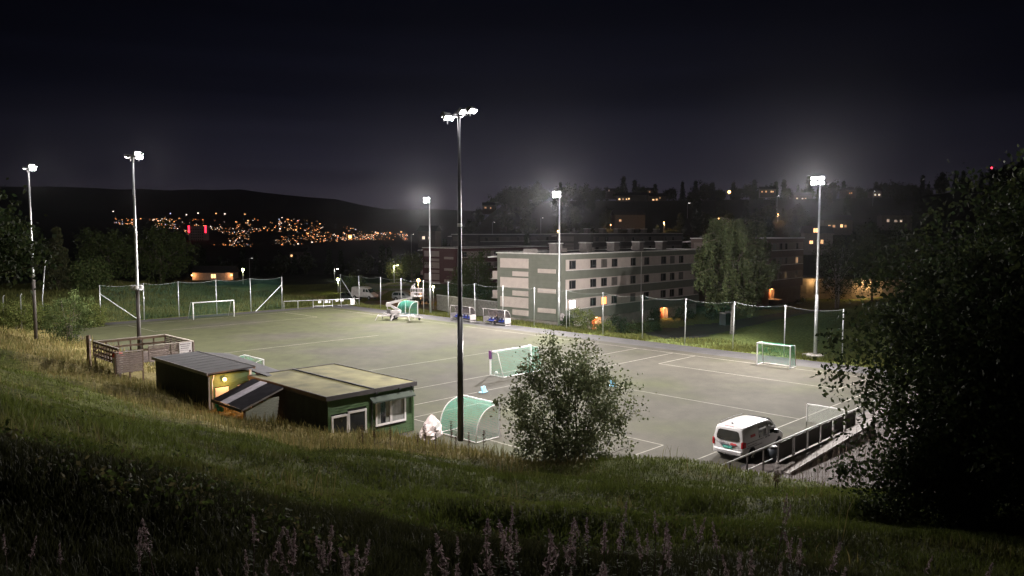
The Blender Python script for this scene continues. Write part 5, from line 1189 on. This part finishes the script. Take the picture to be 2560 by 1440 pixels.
p = at(885, 700, 150); g = hz(p.x, p.y); tree('broad_tree', 'slender young tree behind the last post of the far fence', p.x, p.y, g, seed=49, h=6, c=(0, 0, 3.2), rad=(1.7, 1.5, 2.4), ncl=60, per=40, sig=.35, leaf=.16, cols=MG, tr=.09, limbs=8)
# shrubs in front of the green block and along the road
for (px, py, D, w, h, lab, cols, s) in ((1462, 832, 97, 3.6, 3.0, 'bright green shrub left of the first lit doorway', YG, 51), (1543, 822, 103, 2.9, 2.9, 'dark conifer-like bush right of the first lit doorway', CG, 52), (1585, 826, 104, 5.0, 1.7, 'low green hedge right of the dark bush', MG, 53), (1630, 815, 108, 3.6, 1.5, 'low hedge next to the litter post', MG, 54),
        (1638, 790, 118, 1.7, 2.2, 'small ball-shaped shrub left of the second doorway', DG, 55), (1712, 788, 120, 4.2, 2.2, 'dark shrub right of the second doorway', DG, 56), (1515, 838, 96, 2.6, 1.4, 'yellow green weed bush below the first doorway', YG, 57), (1418, 822, 100, 1.6, 1.8, 'dark bush at the corner of the green block', DG, 58), (1780, 782, 122, 3.0, 2.0, 'shrub half hidden by the weeping birch', DG, 59), (1985, 742, 150, 5.0, 1.6, 'low shrub right of the far lit doorway', MG, 60), (1905, 750, 140, 3.2, 1.4, 'low shrub left of the far lit doorway', MG, 61)):
    p = at(px, py, D); g = hz(p.x, p.y); tree('shrub', lab, p.x, p.y, g - .05, seed=s, h=h, c=(0, 0, h * .5), rad=(w * .48, w * .45, h * .48), ncl=55, per=40, sig=.22, leaf=.10, cols=cols, tr=.05, limbs=8, stems=2, cat='bush')
t = thing('bin_shelter', 'dark waste container with a pale slanted lid by the birch', 'container', gp(1817, 812, -.2), .5)
m = MB(); m.box(-.8, .8, -.6, .6, 0, 1.55); m.build('box', M('dark_blue_box', (.02, .024, .032), .6), t)
m = MB(); m.slab([(-.9, -.7, 1.56), (.9, -.7, 1.72), (.9, .7, 1.72), (-.9, .7, 1.56)], (0, 0, 1), .08); m.build('lid', M('pale_panel', (.55, .51, .51)), t)
t = thing('litter_post', 'small litter box with a white lid on a post by the hedge', 'bin', at(1628, 812, 110), 0)
m = MB(); m.tube([(0, 0, -.8), (0, 0, .6)], .05, 8); m.build('post', galv, t); m = MB(); m.box(-.3, .3, -.25, .25, .2, .8); m.build('box', blackm, t); m = MB(); m.box(-.34, .34, -.29, .29, .81, .88); m.build('lid', white, t)
# dark tree line of the valley and the hillside
protos = []
for k in range(5):
    t = thing('hill_tree', 'dark tree in the woods on the hillside', 'tree', (0, 0, 0), 0, 'dark trees on the hillside')
    if k < 3: tree_parts(t, 70 + k, 10, (0, 0, 5.8), (3.6, 3.6, 4.2), 80, 22, .6, .48, DG, .22, limbs=6)
    else: conifer_parts(t, 70 + k, 13, 2.6, 1700, .42, CG)
    protos.append(t)
rr = random.Random(5); first = set(); spots = []
while len(spots) < 165:
    px = rr.uniform(1060, 2640); D = rr.uniform(235, 640); p = at(px, 580, D)
    if p.y < 330 and 1120 < px < 1790 and rr.random() < .8: continue
    if any((px - h_[0]) ** 2 < (26 + 2200 / D * 3) ** 2 and D < h_[2] and D > h_[2] - 220 for h_ in hl): continue
    if any(abs(px - o_[0]) < 22 and D < o_[2] + 2 and D > o_[2] - 160 for o_ in oran) or any(abs(px - o_[0]) < 9 and D < o_[2] + 2 for o_ in far): continue
    spots.append((p.x, p.y, rr.uniform(.7, 1.25), 'on the dark slope below the ridge' if px < 1790 else 'on the dark slope to the right'))
for k in range(62):
    px = 1085 + k * 20 + rr.uniform(-9, 9); p = at(px, 580, rr.uniform(605, 660)); spots.append((p.x, p.y, rr.uniform(.9, 1.5), 'standing on the skyline of the right ridge'))
for px in np.arange(470, 1075, 34):
    p = at(px + rr.uniform(-12, 12), 580, rr.uniform(255, 340)); spots.append((p.x, p.y, rr.uniform(.7, 1.0), 'in the dark valley below the far town'))
for dx_, dd in ((-.02, 3), (.012, 4), (.03, 2.5)):            # bushes right behind the orange lamps, so that they catch its light
    for o_ in oran[:5]:
        p = at(o_[0] + dx_ * 900, 580, o_[2] + dd); spots.append((p.x, p.y, .55, 'catching the light of an orange hillside lamp'))
for k, (x, y, s, where) in enumerate(spots):
    i = rr.choice((0, 1, 2, 2, 3, 4)); o = protos[i] if i not in first else copy_tree(protos[i]); first.add(i)
    o['label'] = ('rounded dark tree ' if i < 3 else 'pointed dark spruce ') + where; o['group'] = 'trees ' + where
    o.location = (x, y, hz(x, y) - .4); o.scale = (s, s, s * rr.uniform(.9, 1.15)); o.rotation_euler = (0, 0, rr.uniform(0, 6.28))

# ---------------------------------------------------------------- grass and weeds
def blades(name, x, y, h, w, cols, rng, lean=.45, z=None, mat=None):
    n_ = len(x); z = height(x, y) if z is None else z
    an = rng.uniform(0, 6.283, n_); ln = lean * h * rng.uniform(.2, 1.2, n_); dx_, dy_ = np.cos(an) * ln, np.sin(an) * ln
    fx, fy = -np.sin(an) * w / 2, np.cos(an) * w / 2
    tw = rng.uniform(0, 6.283, n_); fx, fy = np.cos(tw) * w / 2, np.sin(tw) * w / 2
    P0 = np.stack([x - fx, y - fy, z - .03], -1); P1 = np.stack([x + fx, y + fy, z - .03], -1)
    P2 = np.stack([x + fx * .8 + dx_ * .35, y + fy * .8 + dy_ * .35, z + h * .6], -1); P3 = np.stack([x - fx * .8 + dx_ * .35, y - fy * .8 + dy_ * .35, z + h * .6], -1)
    P4 = np.stack([x + dx_, y + dy_, z + h], -1)
    V = np.stack([P0, P1, P2, P3, P4], 1).reshape(-1, 3); o = np.arange(n_)[:, None] * 5
    return stuff(np_mesh(name, V, quads=o + np.array([[0, 1, 2, 3]]), tris=o + np.array([[3, 2, 4]]), mat=mat or GRASS, col=np.repeat(cols, 5, 0)))
rng = np.random.RandomState(77)
def screen_pts(n_, lo, hi, pw=1.0):
    px = rng.uniform(-80, 2640, n_); y = lo * (hi / lo) ** (rng.uniform(0, 1, n_) ** pw); return (px - 1280) / F * y, y
def drymap(x, y):
    a, b_ = ab(x, y); d = sstep((a * np.interp(b_, KB, KV) - 13.5) / 3.0)
    return np.clip(d + (vnoise(x / 2.3, y / 2.3, 21) + vnoise(x / .9, y / .9, 22)) * .5, 0, 1)
def clear_of(x, y):
    a, b_ = ab(x, y); ok = (a < np.interp(b_, [-60, -45, -25, -10, 30], [28.3, 28.2, 27.6, 31.2, 36])) & (y > 3)
    for a0, a1, b0, b1 in ((20.5, 23.6, -56.2, -47.2), (22.9, 29.6, -47.0, -37.6), (20.4, 23.2, -46.3, -42.2), (20.2, 26.2, -68.4, -62.2), (23.4, 26.4, -56.8, -46)):
        ok &= ~((a > a0) & (a < a1) & (b_ > b0) & (b_ < b1))
    return ok
x, y = screen_pts(430000, 4.6, 70, .85); d = drymap(x, y); ok = clear_of(x, y) & (rng.uniform(0, 1, len(x)) > d * .75); x, y, d = x[ok], y[ok], d[ok]
tuft = .55 + 1.0 * np.clip(vnoise(x / 1.3, y / 1.3, 41) + vnoise(x / .45, y / .45, 42) * .6 + .4, 0, 1.2)
h = rng.uniform(.06, .16, len(x)) * tuft * 1.1; wd_ = .007 + .00055 * y
cg = np.array([.102, .126, .027]) * (1 - d[:, None] * .8) + np.array([.200, .165, .070]) * d[:, None] * .8
cg = cg * rng.uniform(.6, 1.45, (len(x), 1)) * (1 + .5 * vnoise(x / 3.1, y / 3.1, 43))[:, None]
shade_wt = (1 - sstep((np.hypot(x, y) - 11.8 - .32 * x - 4.0 * vnoise(x / 3.0, y / 3.0, 61)) / 2.5))[:, None]; cg = cg * (1 - shade_wt) + np.array([.032, .034, .014]) * rng.uniform(.5, 1.6, (len(x), 1)) * shade_wt  # same zone: foreground shade put into the blade colours
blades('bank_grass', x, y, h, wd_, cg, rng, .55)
x, y = screen_pts(190000, 12, 105, .55); d = drymap(x, y); ok = clear_of(x, y) & (rng.uniform(0, 1, len(x)) < d * .9) & (d > .2); x, y, d = x[ok], y[ok], d[ok]
tuft = np.clip(vnoise(x / 1.6, y / 1.6, 44) + vnoise(x / .6, y / .6, 45) + .75, .25, 1.6)
h = rng.uniform(.30, .72, len(x)) * tuft; wd_ = .008 + .0006 * y
mixc = rng.uniform(0, 1, (len(x), 1)); cg = np.array([.260, .205, .088]) * mixc + np.array([.130, .135, .042]) * (1 - mixc)
blades('tall_dry_grass', x, y, h, wd_, cg * rng.uniform(.6, 1.4, (len(x), 1)), rng, .35)
# broad-leaved weeds in loose patches over the bank
x, y = screen_pts(3600, 7, 48, .8); ok = clear_of(x, y) & (vnoise(x / 2.6, y / 2.6, 71) + .5 * vnoise(x / .8, y / .8, 72) > .20); x, y = x[ok], y[ok]; z = height(x, y)
C = np.repeat(np.stack([x, y, z + .07], -1), 16, 0) + rng.normal(size=(len(x) * 16, 3)) * np.array([.16, .16, .05])
stuff(leaf_mesh('bank_weeds', C, .036, rng, [(.060, .080, .022), (.045, .062, .018), (.085, .075, .034)], None, elong=1.8))
# verge below the far fence and the field behind the goal
n_ = 60000; a_ = np.where(rng.uniform(0, 1, n_) < .75, rng.uniform(72.7, 75.6, n_), rng.uniform(75, 79, n_)); b_ = rng.uniform(-116, -24, n_)
px_, py_ = EA.x * a_ + EB.x * b_, EA.y * a_ + EB.y * b_; dens = np.clip(vnoise(px_ / 3, py_ / 3, 51) + .55, .1, 1); ok = rng.uniform(0, 1, n_) < dens; px_, py_, dens = px_[ok], py_[ok], dens[ok]
blades('verge_grass', px_, py_, rng.uniform(.15, .5, len(px_)) * (dens + .35), .05 + 0 * px_, np.array([.10, .105, .030]) * rng.uniform(.6, 1.4, (len(px_), 1)) * np.array([1, 1, 1]), rng, .5)
n_ = 90000; a_ = rng.uniform(20, 90, n_); b_ = -114.3 - 62 * rng.uniform(0, 1, n_) ** 1.5; px_, py_ = EA.x * a_ + EB.x * b_, EA.y * a_ + EB.y * b_
ok = (a_ < 68) | (b_ < -122) & (a_ < 74); px_, py_ = px_[ok], py_[ok]; mx_ = np.clip(vnoise(px_ / 4, py_ / 4, 23) * 1.4 + .5, 0, 1)[:, None]
blades('field_grass', px_, py_, rng.uniform(.35, .95, len(px_)) * (vnoise(px_ / 2.2, py_ / 2.2, 52) + .9), .075 + 0 * px_, (np.array([.098, .098, .030]) * mx_ + np.array([.050, .062, .018]) * (1 - mx_)) * rng.uniform(.6, 1.4, (len(px_), 1)), rng, .4)
# pale dry stalks on the gravel at the lower right
n_ = 2600; a_ = rng.uniform(31.5, 52, n_); b_ = rng.uniform(-17.4, -8, n_); px_, py_ = EA.x * a_ + EB.x * b_, EA.y * a_ + EB.y * b_
blades('dry_stalks', px_, py_, rng.uniform(.3, 1.0, n_), .018 + 0 * px_, np.array([.10, .075, .06]) * rng.uniform(.4, 1.5, (n_, 1)), rng, .3, z=np.zeros(n_) + .02)
# fireweed in seed close to the camera
FW = []
for k in range(4):
    r_ = np.random.RandomState(90 + k); t = thing('fireweed_plant', 'faded pinkish fireweed spike in the dark foreground grass', 'plant', (0, 0, 0), 0, 'fireweed spikes in the foreground')
    bend = r_.uniform(-.12, .12, 2); st = [Vector((bend[0] * u * u, bend[1] * u * u, u)) for u in np.linspace(0, 1.15, 7)]
    m = MB(); m.tube(st, [.008, .008, .007, .006, .005, .004, .002], 5); m.build('stem', M('fireweed_stem', (.09, .035, .035), .8), t)
    C = []; Vv = []; 
    for j in range(26):
        u = r_.uniform(.12, .78); an = r_.uniform(0, 6.283); b0 = np.array([bend[0] * u * u, bend[1] * u * u, u]); dd_ = np.array([math.cos(an), math.sin(an), .25]); L = .15 * (1.1 - u * .6); s_ = np.array([-math.sin(an), math.cos(an), 0]) * .012
        Vv += [b0, b0 + dd_ * L * .5 + s_, b0 + dd_ * L, b0 + dd_ * L * .5 - s_]
    np_mesh('leaves', np.array(Vv), quads=np.arange(len(Vv)).reshape(-1, 4), mat=LEAF, col=np.repeat(np.array(DG)[r_.randint(0, 3, 26)], 4, 0), parent=t)
    u = r_.uniform(.80, 1.18, 120); rad_ = .045 * (1.22 - u) / .4 * (.4 + 1.2 * (np.sin(u * 41 + k) > 0)) + .008; an = r_.uniform(0, 6.283, 120); C = np.stack([bend[0] * u * u + np.cos(an) * rad_ * r_.uniform(.3, 1, 120), bend[1] * u * u + np.sin(an) * rad_ * r_.uniform(.3, 1, 120), u], -1)
    leaf_mesh('flower_spike', C, .021, r_, [(.27, .20, .205), (.20, .14, .145), (.33, .265, .26)], t, elong=2.4, w=.35)
    FW.append(t)
tops = [(620, 1275), (632, 1300), (345, 1285), (400, 1290), (735, 1330), (745, 1345), (762, 1320), (792, 1335), (826, 1302), (818, 1318), (875, 1350), (885, 1370), (838, 1405), (1050, 1365), (1142, 1300), (1150, 1325), (1155, 1355), (1228, 1290), (1240, 1320), (1262, 1300), (1290, 1268), (1276, 1300), (1325, 1300), (1312, 1322), (1345, 1342), (1358, 1368), (1385, 1335), (1395, 1290), (1440, 1290), (1420, 1315), (1462, 1300), (1478, 1290), (1522, 1300), (1558, 1255), (1545, 1300), (1568, 1305), (1635, 1285), (1648, 1308), (1612, 1335), (1722, 1285), (1708, 1305), (1690, 1320), (1675, 1330), (1752, 1290), (1800, 1312), (1830, 1370), (1860, 1370), (1890, 1390), (1975, 1345), (2010, 1340), (1990, 1370), (2075, 1395), (2110, 1425), (2290, 1370), (2320, 1400), (155, 1375), (60, 1370), (20, 1385), (350, 1395), (500, 1420), (590, 1400), (660, 1395), (2420, 1395), (1950, 1235), (1942, 1262)]
tops += [(rr.uniform(1150, 2250), rr.uniform(1330, 1430)) for _ in range(14)] + [(rr.uniform(560, 1150), rr.uniform(1340, 1430)) for _ in range(6)]
for k, (px, py) in enumerate(tops):
    best = None
    for y in np.arange(5.0, 13.5, .15):                   # stand the plant where its spike reaches that height above the ground
        p = at(px, py, y); hh = p.z - hz(p.x, p.y)
        e = abs(hh - (.88 + .2 * ((k * 7) % 5 - 2) / 2))
        if best is None or e < best[0]: best = (e, p, hh)
    e, p, hh = best; o = FW[k] if k < 4 else copy_tree(FW[k % 4]); s = max(.4, hh) / 1.16
    o.location = (p.x, p.y, hz(p.x, p.y) - .03); o.scale = (s * .85, s * .85, s); o.rotation_euler = (.14 * math.sin(k * 1.7), .16 * math.cos(k * 2.9), (k * 2.4) % 6.28)
# tall dark dock stalks on the crest by the nearest goal
DK = None
for k, (px, py, D) in enumerate(((1062, 1060, 36), (1088, 1068, 36), (1128, 1052, 37), (1140, 1085, 36), (1045, 1082, 36), (935, 1055, 38), (905, 1062, 38), (975, 1066, 38), (1172, 1080, 35), (1210, 1075, 35), (1945, 1195, 26), (1938, 1215, 25))):
    p = at(px, py, D); g = hz(p.x, p.y); s = max(.7, p.z - g)
    if DK is None:
        DK = thing('dock_stalk', 'dark brown seed stalk standing up from the crest of the bank', 'plant', (0, 0, 0), 0, 'dock stalks on the crest'); m = MB(); m.tube([(0, 0, -.1), (.02, 0, .5), (0, .02, 1)], [.014, .01, .004], 5); m.build('stem', M('dock_brown', (.06, .03, .02), .9), DK)
        r_ = np.random.RandomState(3); u = r_.uniform(.45, 1.0, 200); C = np.stack([r_.normal(size=200) * .028, r_.normal(size=200) * .028, u], -1); stuff(leaf_mesh('seed_head', C, .02, r_, [(.06, .028, .018), (.045, .025, .015)], DK)); o = DK
    else: o = copy_tree(DK)
    o.location = (p.x, p.y, g); o.scale = (1.2, 1.2, s); o.rotation_euler = (0, 0, k)

# ---------------------------------------------------------------- thin night haze, added for a glow round the floodlights
hm = bpy.data.materials.new('haze'); hm.use_nodes = True
_n, _l = hm.node_tree.nodes, hm.node_tree.links; _n.remove(_n['Principled BSDF'])
pv = _n.new('ShaderNodeVolumePrincipled'); pv.inputs['Color'].default_value = (.92, .92, 1.0, 1); pv.inputs['Density'].default_value = 2.3e-5; pv.inputs['Anisotropy'].default_value = .90
_l.new(pv.outputs[0], _n['Material Output'].inputs['Volume'])
q = MB(); q.box(-9000, 9000, -2500, 9000, -141, 560); stuff(q.build('haze', hm))
sc.cycles.volume_bounces = 0
